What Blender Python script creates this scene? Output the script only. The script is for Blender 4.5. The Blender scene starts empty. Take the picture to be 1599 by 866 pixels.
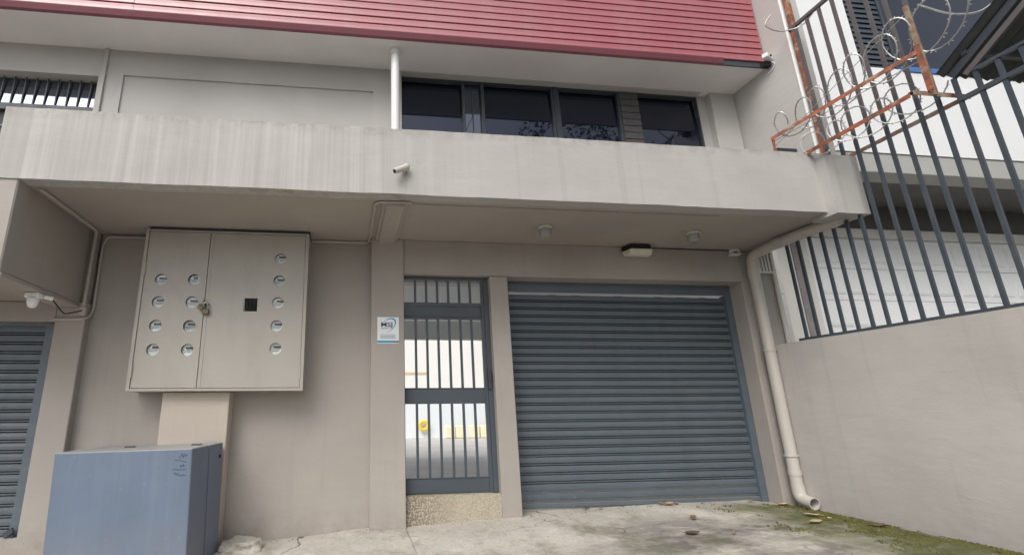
import bpy, bmesh, math, random
from mathutils import Matrix, Vector, noise
random.seed(7)
SC = bpy.context.scene
COL = SC.collection
rad = math.radians

# ------------------------------------------------------------------ camera
cam_d = bpy.data.cameras.new('camera'); cam = bpy.data.objects.new('camera', cam_d); COL.objects.link(cam)
cam_d.sensor_width = 36.0; cam_d.lens = 36.0*769.5/1599.0
cam_d.shift_x = (799.5-629.4)/1599.0; cam_d.shift_y = 0.0
cam_d.clip_start = 0.05; cam_d.clip_end = 2000
def rot3(yaw, pitch, roll):
    return (Matrix.Rotation(yaw, 3, 'Z') @ Matrix.Rotation(pitch, 3, 'X') @ Matrix.Rotation(roll, 3, 'Y'))
RC = rot3(rad(-6.948), rad(15.227), rad(0.552))
m = Matrix.Identity(4)
for i, v in enumerate((RC @ Vector((1, 0, 0)), RC @ Vector((0, 0, 1)), -(RC @ Vector((0, 1, 0))))):
    for j in range(3): m[j][i] = v[j]
m.translation = Vector((0, 0, 1.6))
cam.matrix_world = m
SC.camera = cam

# ------------------------------------------------------------------ sky and sun
SUN_EL, SUN_AZ = 47.0, 216.0          # azimuth clockwise from +Y
world = bpy.data.worlds.new('World'); SC.world = world; world.use_nodes = True
nt = world.node_tree; nt.nodes.clear()
sky = nt.nodes.new('ShaderNodeTexSky'); sky.sky_type = 'NISHITA'; sky.sun_disc = False
sky.sun_elevation = rad(SUN_EL); sky.sun_rotation = rad(SUN_AZ)
sky.air_density = 1.0; sky.dust_density = 4.0; sky.ozone_density = 1.0
hs = nt.nodes.new('ShaderNodeHueSaturation'); hs.inputs['Saturation'].default_value = 0.28
bg = nt.nodes.new('ShaderNodeBackground'); bg.inputs['Strength'].default_value = 0.13
wo = nt.nodes.new('ShaderNodeOutputWorld')
nt.links.new(sky.outputs[0], hs.inputs['Color']); nt.links.new(hs.outputs[0], bg.inputs[0]); nt.links.new(bg.outputs[0], wo.inputs[0])
sun_d = bpy.data.lights.new('sun', 'SUN'); sun_d.energy = 1.2; sun_d.angle = rad(40); sun_d.color = (1.0, 0.96, 0.9)
sun = bpy.data.objects.new('sun', sun_d); COL.objects.link(sun)
sd = Vector((math.sin(rad(SUN_AZ))*math.cos(rad(SUN_EL)), math.cos(rad(SUN_AZ))*math.cos(rad(SUN_EL)), math.sin(rad(SUN_EL))))
sun.rotation_euler = sd.to_track_quat('Z', 'Y').to_euler(); sun.location = sd*40
vs = SC.view_settings
vs.view_transform = 'Standard'; vs.look = 'None'; vs.gamma = 1.0; vs.use_curve_mapping = False; vs.exposure = 0.55

# ------------------------------------------------------------------ materials
def newmat(name):
    mt = bpy.data.materials.new(name); mt.use_nodes = True
    n = mt.node_tree; b = n.nodes['Principled BSDF']
    return mt, n, b
def node(n, t, **kw):
    o = n.nodes.new(t)
    for k, v in kw.items():
        if hasattr(o, k): setattr(o, k, v)
        else: o.inputs[k].default_value = v
    return o
def coords(n, scale=(1, 1, 1)):
    g = n.nodes.new('ShaderNodeNewGeometry'); mp = n.nodes.new('ShaderNodeMapping')
    mp.inputs['Scale'].default_value = scale
    n.links.new(g.outputs['Position'], mp.inputs['Vector']); return mp.outputs[0]
def noisef(n, scale, detail=4, rough=.55, sc3=(1, 1, 1), lo=.3, hi=.7):
    t = node(n, 'ShaderNodeTexNoise'); t.inputs['Scale'].default_value = scale
    t.inputs['Detail'].default_value = detail; t.inputs['Roughness'].default_value = rough
    n.links.new(coords(n, sc3), t.inputs['Vector'])
    r = node(n, 'ShaderNodeMapRange'); r.inputs['From Min'].default_value = lo; r.inputs['From Max'].default_value = hi
    n.links.new(t.outputs['Fac'], r.inputs['Value']); return r.outputs[0]
def mixc(n, fac, a, b, mode='MIX'):
    x = n.nodes.new('ShaderNodeMix'); x.data_type = 'RGBA'; x.blend_type = mode
    for s, v in ((x.inputs[0], fac), (x.inputs[6], a), (x.inputs[7], b)):
        if hasattr(v, 'is_output'): n.links.new(v, s)
        elif isinstance(v, (int, float)): s.default_value = v
        else: s.default_value = (*v[:3], 1)
    return x.outputs[2]
def math_(n, op, a, b=None, clamp=False):
    x = n.nodes.new('ShaderNodeMath'); x.operation = op; x.use_clamp = clamp
    for s, v in ((x.inputs[0], a), (x.inputs[1], b)):
        if v is None: continue
        if hasattr(v, 'is_output'): n.links.new(v, s)
        else: s.default_value = v
    return x.outputs[0]
def axis_ramp(n, axis, a, b):
    g = n.nodes.new('ShaderNodeNewGeometry'); s = n.nodes.new('ShaderNodeSeparateXYZ'); n.links.new(g.outputs['Position'], s.inputs[0])
    r = node(n, 'ShaderNodeMapRange'); r.inputs['From Min'].default_value = a; r.inputs['From Max'].default_value = b
    n.links.new(s.outputs['XYZ'.index(axis)], r.inputs['Value']); return r.outputs[0]
def bumpn(n, b, h, strength, dist=.01):
    bp = n.nodes.new('ShaderNodeBump'); bp.inputs['Strength'].default_value = strength; bp.inputs['Distance'].default_value = dist
    n.links.new(h, bp.inputs['Height']); n.links.new(bp.outputs[0], b.inputs['Normal'])
def tone(c, k): return tuple(max(0, x*k) for x in c[:3])

def paint(name, c, rough=.6, var=.10, vsc=1.6, bump=.25, bs=45, metal=0.0, grime=0.0, coat=0, spec=.5):
    mt, n, b = newmat(name)
    col = mixc(n, noisef(n, vsc), tone(c, 1-var), tone(c, 1+var))
    col = mixc(n, noisef(n, vsc*9, 6, .7, lo=.25, hi=.75), tone(c, 1-var*.5), col) if var else col
    if grime:
        g = math_(n, 'MULTIPLY', noisef(n, 4, 6, .7, (1, 1, .35), .52, .72), grime)
        col = mixc(n, g, col, (.13, .11, .09))
    n.links.new(col, b.inputs['Base Color'])
    rr = node(n, 'ShaderNodeMapRange'); rr.inputs['To Min'].default_value = rough-.07; rr.inputs['To Max'].default_value = rough+.09
    n.links.new(noisef(n, 7), rr.inputs['Value']); n.links.new(rr.outputs[0], b.inputs['Roughness'])
    b.inputs['Metallic'].default_value = metal; b.inputs['Coat Weight'].default_value = coat
    b.inputs['Specular IOR Level'].default_value = spec
    if bump: bumpn(n, b, noisef(n, bs, 5, .6, lo=0, hi=1), bump, .006)
    return mt
TAUPE = (.358, .329, .300)
def stucco(name, c, streak=0, dirt=True, runs=.22):
    mt, n, b = newmat(name)
    col = mixc(n, noisef(n, .9, 5), tone(c, .91), tone(c, 1.07))
    col = mixc(n, math_(n, 'MULTIPLY', noisef(n, 3.2, 6, .7, lo=.5, hi=.8), .35), col, (c[0]*1.02, c[1]*.96, c[2]*.92))
    if streak:
        # run-off marks below the parapet top, stronger on the older left half
        s = noisef(n, 1.0, 3, .6, (9, 9, .22), .40, .66); s2 = noisef(n, 1.0, 3, .6, (26, 26, .5), .40, .70)
        k = axis_ramp(n, 'X', 1.6, -.2); k = math_(n, 'ADD', math_(n, 'MULTIPLY', k, .75), .05)
        col = mixc(n, math_(n, 'MULTIPLY', math_(n, 'MULTIPLY', s, k), .38*streak), col, tone((.60, .60, .57), 1.0))
        col = mixc(n, math_(n, 'MULTIPLY', math_(n, 'MULTIPLY', s2, k), .42*streak), col, (.27, .255, .23))
        t = math_(n, 'MULTIPLY', axis_ramp(n, 'Z', 4.36, 4.52), noisef(n, 9, 5, .7, lo=.42, hi=.62))
        col = mixc(n, math_(n, 'MULTIPLY', t, .55), col, (.20, .18, .155))
        s3 = noisef(n, 1.0, 2, .5, (13, 13, .12), .60, .66)
        col = mixc(n, math_(n, 'MULTIPLY', s3, .16*streak), col, (.24, .22, .20))
    if dirt:
        low = math_(n, 'MULTIPLY', axis_ramp(n, 'Z', .62, .30), noisef(n, 5, 6, .7, lo=.35, hi=.7))
        col = mixc(n, math_(n, 'MULTIPLY', low, .55), col, (.19, .155, .12))
        dr = noisef(n, 1.0, 4, .6, (7, 7, .35), .56, .80)
        col = mixc(n, math_(n, 'MULTIPLY', dr, runs), col, tone(c, .62))
        sc = noisef(n, 2.2, 8, .8, lo=.60, hi=.75)
        col = mixc(n, math_(n, 'MULTIPLY', sc, .22), col, (.25, .22, .195))
    n.links.new(col, b.inputs['Base Color']); b.inputs['Roughness'].default_value = .72
    h = math_(n, 'ADD', noisef(n, 70, 4, .6, lo=0, hi=1), math_(n, 'MULTIPLY', noisef(n, 5, 4, .5, lo=0, hi=1), 2.5))
    h = math_(n, 'ADD', h, math_(n, 'MULTIPLY', noisef(n, 1.0, 3, .5, (3, 3, 9), lo=0, hi=1), 2.5))
    bumpn(n, b, h, .28, .007)
    return mt
M = {}
M['wall'] = stucco('wall_paint', TAUPE)
M['parapet'] = stucco('parapet_paint', (.408, .396, .376), 1.0, False)
M['soffit'] = stucco('soffit_paint', (.36, .325, .295), 0, False)
M['upper'] = stucco('upper_paint', (.47, .455, .435), 0, False)
M['roof_soffit'] = stucco('roof_soffit_paint', (.74, .72, .715), 0, False)
M['balcony'] = stucco('balcony_screed', (.50, .48, .45), 0, False)
M['side'] = stucco('side_wall_paint', (.445, .422, .400), runs=.38)
M['cabinet'] = paint('cabinet_paint', (.385, .362, .325), .42, .05, 2.5, .06, 20, grime=.12)
M['pier'] = stucco('pier_paint', (.44, .39, .335))
M['steel'] = paint('blue_grey_steel_paint', (.094, .120, .146), .40, .10, 3, 0, grime=.08)
M['gate'] = paint('backlit_gate_steel', (.062, .076, .094), .42, .10, 3, .06, 30, grime=.08)  # shutter colour darkened; the backlit look of the bars is put in here
M['steel_dark'] = paint('dark_grey_steel_paint', (.045, .055, .068), .45, .12, 5, .1, 40)
M['fence'] = paint('fence_paint', (.050, .064, .080), .45, .2, 7, .1, 60, grime=.3)
M['fence_old'] = paint('weathered_fence_paint', (.105, .098, .100), .55, .2, 7, .15, 60, grime=.3)
def box_mat():
    mt, n, b = newmat('electrical_box_paint'); c = (.118, .155, .218)
    col = mixc(n, noisef(n, 1.6, 5, .6), tone(c, .90), tone(c, 1.10))
    col = mixc(n, math_(n, 'MULTIPLY', noisef(n, 1.0, 4, .6, (16, 16, .8), .48, .75), .10), col, (.30, .31, .31))
    col = mixc(n, math_(n, 'MULTIPLY', noisef(n, 30, 3, .5, (1, 1, .5), .69, .74), .3), col, (.33, .34, .34))
    col = mixc(n, math_(n, 'MULTIPLY', math_(n, 'MULTIPLY', axis_ramp(n, 'Z', .75, .1), noisef(n, 3, 5, .7)), .5), col, (.24, .22, .19))
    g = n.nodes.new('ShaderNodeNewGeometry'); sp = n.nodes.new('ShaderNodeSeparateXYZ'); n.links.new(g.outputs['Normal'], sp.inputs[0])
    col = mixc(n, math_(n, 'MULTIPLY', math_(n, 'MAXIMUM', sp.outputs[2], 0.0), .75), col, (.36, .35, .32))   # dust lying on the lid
    n.links.new(col, b.inputs['Base Color']); b.inputs['Roughness'].default_value = .45; return mt
M['box'] = box_mat()
def steel_wear():
    n = M['steel'].node_tree; b = n.nodes['Principled BSDF']; col = b.inputs['Base Color'].links[0].from_socket
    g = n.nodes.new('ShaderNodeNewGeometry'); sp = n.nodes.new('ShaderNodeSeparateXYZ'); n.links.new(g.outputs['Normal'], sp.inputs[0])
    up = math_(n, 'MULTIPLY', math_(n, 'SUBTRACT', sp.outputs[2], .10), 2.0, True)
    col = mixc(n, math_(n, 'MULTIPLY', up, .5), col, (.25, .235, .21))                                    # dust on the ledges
    col = mixc(n, math_(n, 'MULTIPLY', noisef(n, 1.0, 5, .65, (.7, 1, 9), .45, .72), .22), col, (.17, .19, .20))
    col = mixc(n, math_(n, 'MULTIPLY', noisef(n, 1.0, 4, .6, (6, 6, .5), .52, .78), .22), col, (.05, .055, .06))
    ch = math_(n, 'MULTIPLY', noisef(n, 38, 3, .6, lo=.665, hi=.69), axis_ramp(n, 'Z', 1.0, .55))
    col = mixc(n, math_(n, 'MULTIPLY', ch, .8), col, (.36, .36, .34))
    n.links.new(col, b.inputs['Base Color'])
steel_wear()
M['roof'] = paint('red_roof_paint', (.36, .080, .100), .5, .06, 1.0, 0, coat=.8, spec=.5)
def roof_runs():
    n = M['roof'].node_tree; b = n.nodes['Principled BSDF']; src = b.inputs['Base Color'].links[0].from_socket
    col = mixc(n, math_(n, 'MULTIPLY', noisef(n, 1.0, 5, .65, (5, 5, .5), .48, .72), .22), src, (.36, .24, .24))
    col = mixc(n, math_(n, 'MULTIPLY', noisef(n, .35, 3, .5, lo=.42, hi=.62), .35), col, (.40, .155, .170))
    n.links.new(col, b.inputs['Base Color'])
roof_runs()
for k_, v_ in (('Coat IOR', 1.8), ('Coat Roughness', .42)): M['roof'].node_tree.nodes['Principled BSDF'].inputs[k_].default_value = v_
M['roof_trim'] = paint('shaded_maroon_paint', (.22, .070, .088), .45, .1, 2, .05)  # darker than the cladding: shade of the down-facing edge put into the colour
M['white'] = paint('white_wall_paint', (.78, .79, .80), .6, .04, 1.2, .15, 40)
M['offwhite'] = paint('offwhite_paint', (.66, .65, .61), .55, .06, 2, .1, 40)
M['pvc'] = paint('painted_pvc', (.50, .47, .43), .38, .06, 5, .03, 30, grime=.15)
M['white_pvc'] = paint('white_pvc', (.72, .71, .69), .4, .05, 4, .03, 30)
M['conduit'] = paint('conduit_paint', (.43, .39, .36), .5, .05, 4, .05)
M['plastic'] = paint('cream_plastic', (.62, .60, .50), .4, .06, 12, .03)
M['white_plastic'] = paint('white_plastic', (.75, .76, .76), .35, .03, 12, .03)
M['black'] = paint('black_plastic', (.010, .010, .011), .75, .1, 10, .05)
M['grey_band'] = paint('grey_beam_paint', (.40, .40, .38), .6, .06, 2, .15)
M['shaded_soffit'] = paint('shadow_grey_render', (.13, .125, .12), .8, .12, 2, .2)  # overhang's shadow put into the grey of the neighbour's soffit and wall
M['blue'] = paint('blue_sill_paint', (.06, .16, .42), .4, .08, 5, .05)
M['blind'] = paint('dark_blind', (.040, .055, .070), .5, .12, 6, .05)
M['wire'] = paint('galvanised_wire', (.46, .46, .44), .42, .25, 40, 0, metal=.75)
M['zinc'] = paint('zinc_sheet', (.10, .105, .115), .55, .2, 4, .1, 30, metal=.2)
M['yellow'] = paint('yellow_plastic', (.85, .58, .06), .45, .06, 8, .05)
M['brass'] = paint('dull_brass', (.16, .14, .09), .5, .25, 60, .1, metal=.5)
M['meter_face'] = paint('meter_face', (.82, .84, .83), .35, .05, 30, 0)
M['meter_metal'] = paint('meter_metal', (.36, .38, .38), .3, .1, 30, 0, metal=.4)
M['display'] = paint('meter_display', (.045, .05, .05), .2, .05, 30, 0)
M['ink'] = paint('marker_ink', (.035, .05, .10), .6, .1, 30, 0)
M['sign_white'] = paint('sign_white', (.74, .78, .80), .35, .02, 10, 0)
M['sign_blue'] = paint('sign_blue', (.07, .30, .48), .4, .05, 20, 0)
M['sign_navy'] = paint('sign_navy', (.03, .07, .13), .4, .05, 20, 0)
M['sign_grey'] = paint('sign_grey', (.20, .23, .26), .4, .05, 20, 0)
M['leaf_dry'] = paint('dry_leaf', (.30, .20, .10), .7, .3, 40, .2)
M['leaf_pale'] = paint('pale_leaf', (.40, .31, .19), .7, .25, 40, .2)
M['leaf_dark'] = paint('dark_leaf', (.10, .065, .04), .7, .3, 40, .2)
M['grit'] = paint('grit_stone', (.24, .20, .15), .9, .5, 30, .2)
M['bark'] = paint('bark', (.11, .085, .065), .9, .3, 6, .8, 15)
M['asphalt'] = paint('asphalt', (.055, .055, .056), .85, .2, 3, .6, 90)
M['court_wall'] = paint('court_white', (.80, .80, .77), .6, .03, 2, .1)
M['court_blue'] = paint('court_pale_blue', (.72, .77, .80), .6, .04, 2, .1)
M['orange'] = paint('orange_line', (.70, .52, .30), .6, .1, 6, .05)
M['ceiling'] = paint('carport_ceiling', (.62, .62, .60), .7, .04, 2, .1)
M['court_floor'] = paint('pale_court_concrete', (.50, .49, .47), .8, .16, 1.5, .2)
M['pale_yellow'] = paint('faded_yellow_paint', (.83, .77, .56), .6, .08, 5, .1)
def sheet_mat():
    mt, n, b = newmat('translucent_roof_sheet'); n.nodes.remove(b)
    d = n.nodes.new('ShaderNodeBsdfDiffuse'); d.inputs[0].default_value = (.8, .8, .78, 1)
    t = n.nodes.new('ShaderNodeBsdfTranslucent'); t.inputs[0].default_value = (.8, .8, .78, 1)
    x = n.nodes.new('ShaderNodeMixShader'); x.inputs[0].default_value = .55
    n.links.new(d.outputs[0], x.inputs[1]); n.links.new(t.outputs[0], x.inputs[2]); n.links.new(x.outputs[0], n.nodes['Material Output'].inputs[0]); return mt
M['sheet'] = sheet_mat()
M['block'] = paint('grey_blockwork', (.085, .083, .085), .8, .2, 10, .3, 40)
M['brick_col'] = paint('greyish_brick', (.26, .24, .24), .8, .3, 14, .4, 40)

def glass_mat(name, c, ior=2.0, rough=.02):
    mt, n, b = newmat(name)
    b.inputs['Base Color'].default_value = (*c, 1); b.inputs['Roughness'].default_value = rough; b.inputs['IOR'].default_value = ior
    b.inputs['Specular Tint'].default_value = (.72, .80, 1.0, 1)
    h = noisef(n, 1.3, 2, .5, lo=0, hi=1); bumpn(n, b, h, .05, .02)
    return mt
M['glass'] = glass_mat('tinted_glass', (.006, .008, .017), 1.7)
M['glass_grey'] = glass_mat('grey_tinted_glass', (.030, .035, .042), 2.2, .05)
def clear_glass(name):
    mt, n, b = newmat(name)
    b.inputs['Base Color'].default_value = (.95, .97, .97, 1); b.inputs['Transmission Weight'].default_value = 1.0
    b.inputs['Roughness'].default_value = .03; b.inputs['IOR'].default_value = 1.12
    return mt
M['lens'] = clear_glass('meter_glass')
mt, n, b = newmat('ribbed_lamp_glass')
b.inputs['Base Color'].default_value = (.30, .31, .30, 1); b.inputs['Roughness'].default_value = .18; b.inputs['Specular IOR Level'].default_value = .8
M['lamp_glass'] = mt
def rust_mat():
    mt, n, b = newmat('rusty_primer')
    col = mixc(n, noisef(n, 9, 6, .7, lo=.42, hi=.58), (.36, .105, .055), (.15, .075, .05))
    col = mixc(n, noisef(n, 14, 6, .75, (1, .4, 1), .54, .62), col, (.34, .31, .23))
    n.links.new(col, b.inputs['Base Color']); b.inputs['Roughness'].default_value = .75
    bumpn(n, b, noisef(n, 60, 5, .7, lo=0, hi=1), .5, .004); return mt
M['rust'] = rust_mat()
def rust2():
    mt, n, b = newmat('lichened_rusty_angle')
    col = mixc(n, noisef(n, 9, 6, .7, lo=.4, hi=.6), (.28, .25, .19), (.22, .10, .06))
    n.links.new(col, b.inputs['Base Color']); b.inputs['Roughness'].default_value = .8
    bumpn(n, b, noisef(n, 60, 5, .7, lo=0, hi=1), .5, .004); return mt
M['rust_pale'] = rust2()
def concrete_mat():
    mt, n, b = newmat('stained_concrete')
    c = mixc(n, noisef(n, 1.3, 7, .65), (.40, .375, .335), (.58, .545, .485))
    c = mixc(n, math_(n, 'MULTIPLY', noisef(n, 26, 8, .8, lo=.42, hi=.7), .5), c, (.22, .20, .17))
    # dark tyre-and-damp stains that lie along the drive
    d = noisef(n, .9, 7, .7, (1, 1.6, 1), .43, .60)
    d = math_(n, 'MULTIPLY', d, axis_ramp(n, 'X', 1.2, 3.2))
    d = math_(n, 'MULTIPLY', d, axis_ramp(n, 'Y', 5.9, 5.0))
    c = mixc(n, math_(n, 'MULTIPLY', d, .9), c, (.11, .10, .095))
    w = noisef(n, 2.4, 9, .75, (1, 2.2, 1), .56, .66)
    c = mixc(n, math_(n, 'MULTIPLY', w, .6), c, (.58, .56, .52))
    v = node(n, 'ShaderNodeTexVoronoi', feature='DISTANCE_TO_EDGE'); v.inputs['Scale'].default_value = .7
    wv = n.nodes.new('ShaderNodeVectorMath'); wv.operation = 'ADD'
    nz = node(n, 'ShaderNodeTexNoise'); nz.inputs['Scale'].default_value = 2.5; nz.inputs['Detail'].default_value = 6; n.links.new(coords(n), nz.inputs['Vector'])
    ws = n.nodes.new('ShaderNodeVectorMath'); ws.operation = 'SCALE'; ws.inputs['Scale'].default_value = .45; n.links.new(nz.outputs['Color'], ws.inputs[0])
    n.links.new(coords(n), wv.inputs[0]); n.links.new(ws.outputs[0], wv.inputs[1]); n.links.new(wv.outputs[0], v.inputs['Vector'])
    ck = node(n, 'ShaderNodeMapRange'); ck.inputs['From Min'].default_value = .009; ck.inputs['From Max'].default_value = .003
    n.links.new(v.outputs['Distance'], ck.inputs['Value'])
    c = mixc(n, math_(n, 'MULTIPLY', math_(n, 'MULTIPLY', ck.outputs[0], noisef(n, 1.1, 3, .5, lo=.45, hi=.58)), .75), c, (.07, .06, .05))
    c = mixc(n, math_(n, 'MULTIPLY', noisef(n, 60, 3, .6, lo=.62, hi=.70), .6), c, (.16, .14, .12))
    # moss along the foot of the right-hand wall
    mk = math_(n, 'ADD', axis_ramp(n, 'X', 4.15, 4.9), math_(n, 'MULTIPLY', math_(n, 'SUBTRACT', noisef(n, 2.0, 7, .7, (1, .7, 1), .3, .7), .5), 1.4))
    mk = math_(n, 'MULTIPLY', mk, axis_ramp(n, 'Y', 6.25, 5.75), True)
    mk = math_(n, 'MULTIPLY', mk, noisef(n, 11, 7, .8, lo=.25, hi=.45), True)
    moss = mixc(n, noisef(n, 5, 6, .7), (.032, .045, .010), (.125, .125, .026))
    c = mixc(n, math_(n, 'MULTIPLY', mk, .93), c, moss)
    n.links.new(c, b.inputs['Base Color']); b.inputs['Roughness'].default_value = .88
    h = math_(n, 'ADD', noisef(n, 45, 8, .75, lo=0, hi=1), math_(n, 'MULTIPLY', noisef(n, 6, 5, .6, lo=0, hi=1), 2.0))
    h = math_(n, 'ADD', h, math_(n, 'MULTIPLY', mk, 1.2))
    bumpn(n, b, h, .6, .012); return mt
M['concrete'] = concrete_mat()
def pebble_mat():
    mt, n, b = newmat('washed_pebble_concrete')
    v = node(n, 'ShaderNodeTexVoronoi'); v.inputs['Scale'].default_value = 48; n.links.new(coords(n), v.inputs['Vector'])
    r = node(n, 'ShaderNodeMapRange'); r.inputs['From Min'].default_value = .2; r.inputs['From Max'].default_value = .62
    n.links.new(v.outputs['Distance'], r.inputs['Value'])
    c = mixc(n, v.outputs['Color'], (.42, .38, .29), (.56, .51, .42))
    dark = math_(n, 'MULTIPLY', r.outputs[0], math_(n, 'ADD', math_(n, 'MULTIPLY', axis_ramp(n, 'X', 1.35, .85), .65), .3))
    c = mixc(n, dark, c, (.15, .125, .09))
    c = mixc(n, math_(n, 'MULTIPLY', noisef(n, 5, 5, .6), .3), c, (.30, .26, .19))
    n.links.new(c, b.inputs['Base Color']); b.inputs['Roughness'].default_value = .85
    bumpn(n, b, math_(n, 'SUBTRACT', 1.0, r.outputs[0]), .7, .006); return mt
M['pebble'] = pebble_mat()
def leaf_mat():
    mt, n, b = newmat('tree_foliage')
    c = mixc(n, noisef(n, 1.2, 5), (.035, .065, .02), (.09, .12, .035))
    n.links.new(c, b.inputs['Base Color']); b.inputs['Roughness'].default_value = .6; return mt
M['foliage'] = leaf_mat()
def moss_mat():
    mt, n, b = newmat('moss_cushion'); c = mixc(n, noisef(n, 6, 5, .7), (.040, .048, .012), (.120, .115, .028))
    n.links.new(c, b.inputs['Base Color']); b.inputs['Roughness'].default_value = .95; return mt
M['moss'] = moss_mat()

# ------------------------------------------------------------------ mesh helpers
class MB:
    def __init__(s): s.v = []; s.f = []
    def add(s, vs, fs):
        o = len(s.v); s.v += [tuple(p) for p in vs]; s.f += [tuple(o+i for i in f) for f in fs]; return s
    def box(s, x0, x1, y0, y1, z0, z1):
        return s.add([(x0,y0,z0),(x1,y0,z0),(x1,y1,z0),(x0,y1,z0),(x0,y0,z1),(x1,y0,z1),(x1,y1,z1),(x0,y1,z1)],
            [(0,3,2,1),(4,5,6,7),(0,1,5,4),(1,2,6,5),(2,3,7,6),(3,0,4,7)])
    def bar(s, a, b, w, h, up=(0,0,1)):
        a = Vector(a); b = Vector(b); d = (b-a).normalized(); u = Vector(up)
        r = d.cross(u)
        if r.length < 1e-4: r = d.cross(Vector((1,0,0)))
        r.normalize(); u = r.cross(d).normalized()
        P = []
        for q in (a, b):
            for i, j in ((-1,-1),(1,-1),(1,1),(-1,1)): P.append(q + r*w/2*i + u*h/2*j)
        return s.add(P, [(3,2,1,0),(4,5,6,7),(0,1,5,4),(1,2,6,5),(2,3,7,6),(3,0,4,7)])
    def tube(s, pts, r, n=10, caps=True):
        pts = [Vector(p) for p in pts]; N = len(pts)
        rr = r if isinstance(r, (list, tuple)) else [r]*N
        t0 = (pts[1]-pts[0]).normalized()
        ref = Vector((0,0,1)) if abs(t0.z) < .9 else Vector((1,0,0))
        u = t0.cross(ref).normalized(); V = []
        for i in range(N):
            t = ((pts[min(i+1,N-1)]-pts[max(i-1,0)])).normalized()
            u = (u - t*u.dot(t)).normalized(); w = t.cross(u)
            for k in range(n):
                a = 2*math.pi*k/n; V.append(pts[i] + (u*math.cos(a)+w*math.sin(a))*rr[i])
        F = []
        for i in range(N-1):
            for k in range(n):
                F.append((i*n+k, i*n+(k+1)%n, (i+1)*n+(k+1)%n, (i+1)*n+k))
        if caps: F.append(tuple(range(n-1,-1,-1))); F.append(tuple((N-1)*n+k for k in range(n)))
        return s.add(V, F)
    def lathe(s, c, prof, axis='z', n=24):
        """prof: list of (radius, along)"""
        c = Vector(c); V = []; F = []
        A = {'z': (Vector((1,0,0)), Vector((0,1,0)), Vector((0,0,1))), 'y': (Vector((1,0,0)), Vector((0,0,1)), Vector((0,-1,0)))}[axis]
        for r, h in prof:
            for k in range(n):
                a = 2*math.pi*k/n; V.append(c + (A[0]*math.cos(a)+A[1]*math.sin(a))*r + A[2]*h)
        for i in range(len(prof)-1):
            for k in range(n): F.append((i*n+k, i*n+(k+1)%n, (i+1)*n+(k+1)%n, (i+1)*n+k))
        F.append(tuple(range(n-1,-1,-1))); F.append(tuple((len(prof)-1)*n+k for k in range(n)))
        return s.add(V, F)
    def extr_x(s, prof, x0, x1):
        """prof: closed loop of (y,z) extruded along x"""
        n = len(prof)
        V = [(x0,y,z) for y,z in prof] + [(x1,y,z) for y,z in prof]
        F = [(i,(i+1)%n,n+(i+1)%n,n+i) for i in range(n)] + [tuple(range(n-1,-1,-1)), tuple(range(n,2*n))]
        return s.add(V, F)
def wl(o): return Vector(o.get('_w', (0,0,0)))
WLOC = {}
def link(o, w, parent):
    WLOC[o.name] = Vector(w)
    COL.objects.link(o)
    if parent is not None:
        o.parent = parent; o.location = Vector(w) - WLOC[parent.name]
    else: o.location = w
    return o
def build(name, mb, mat, parent=None, bevel=0, smooth=False, origin=None, seg=1):
    vs_ = [Vector(p) for p in mb.v]
    lo = Vector([min(p[i] for p in vs_) for i in range(3)]); hi = Vector([max(p[i] for p in vs_) for i in range(3)])
    w = Vector(origin) if origin else Vector(((lo.x+hi.x)/2, (lo.y+hi.y)/2, lo.z))
    me = bpy.data.meshes.new(name); me.from_pydata([p-w for p in vs_], [], mb.f)
    bm = bmesh.new(); bm.from_mesh(me); bmesh.ops.recalc_face_normals(bm, faces=bm.faces)
    if bevel: bmesh.ops.bevel(bm, geom=[e for e in bm.edges if len(e.link_faces)==2 and e.calc_face_angle(0) > .5], offset=bevel, segments=seg, profile=.5, affect='EDGES', clamp_overlap=True)
    bm.to_mesh(me); bm.free(); me.update()
    me.materials.append(M[mat] if isinstance(mat, str) else mat)
    if smooth:
        for p in me.polygons: p.use_smooth = True
        if hasattr(me, 'set_sharp_from_angle'): me.set_sharp_from_angle(angle=rad(40))
    o = bpy.data.objects.new(name, me)
    return link(o, w, parent)
def inst(name, src, w, parent):
    o = bpy.data.objects.new(name, src.data); return link(o, w, parent)
def thing(name, loc, label, cat, group=None):
    o = bpy.data.objects.new(name, None); o.empty_display_size = .1; link(o, loc, None); return tag(o, label, cat, group)
def tag(o, label, cat, group=None):
    o['label'] = label; o['category'] = cat
    if group: o['group'] = group
    return o
def struct(o): o['kind'] = 'structure'; return o
def B(*a): return MB().box(*a)
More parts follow.
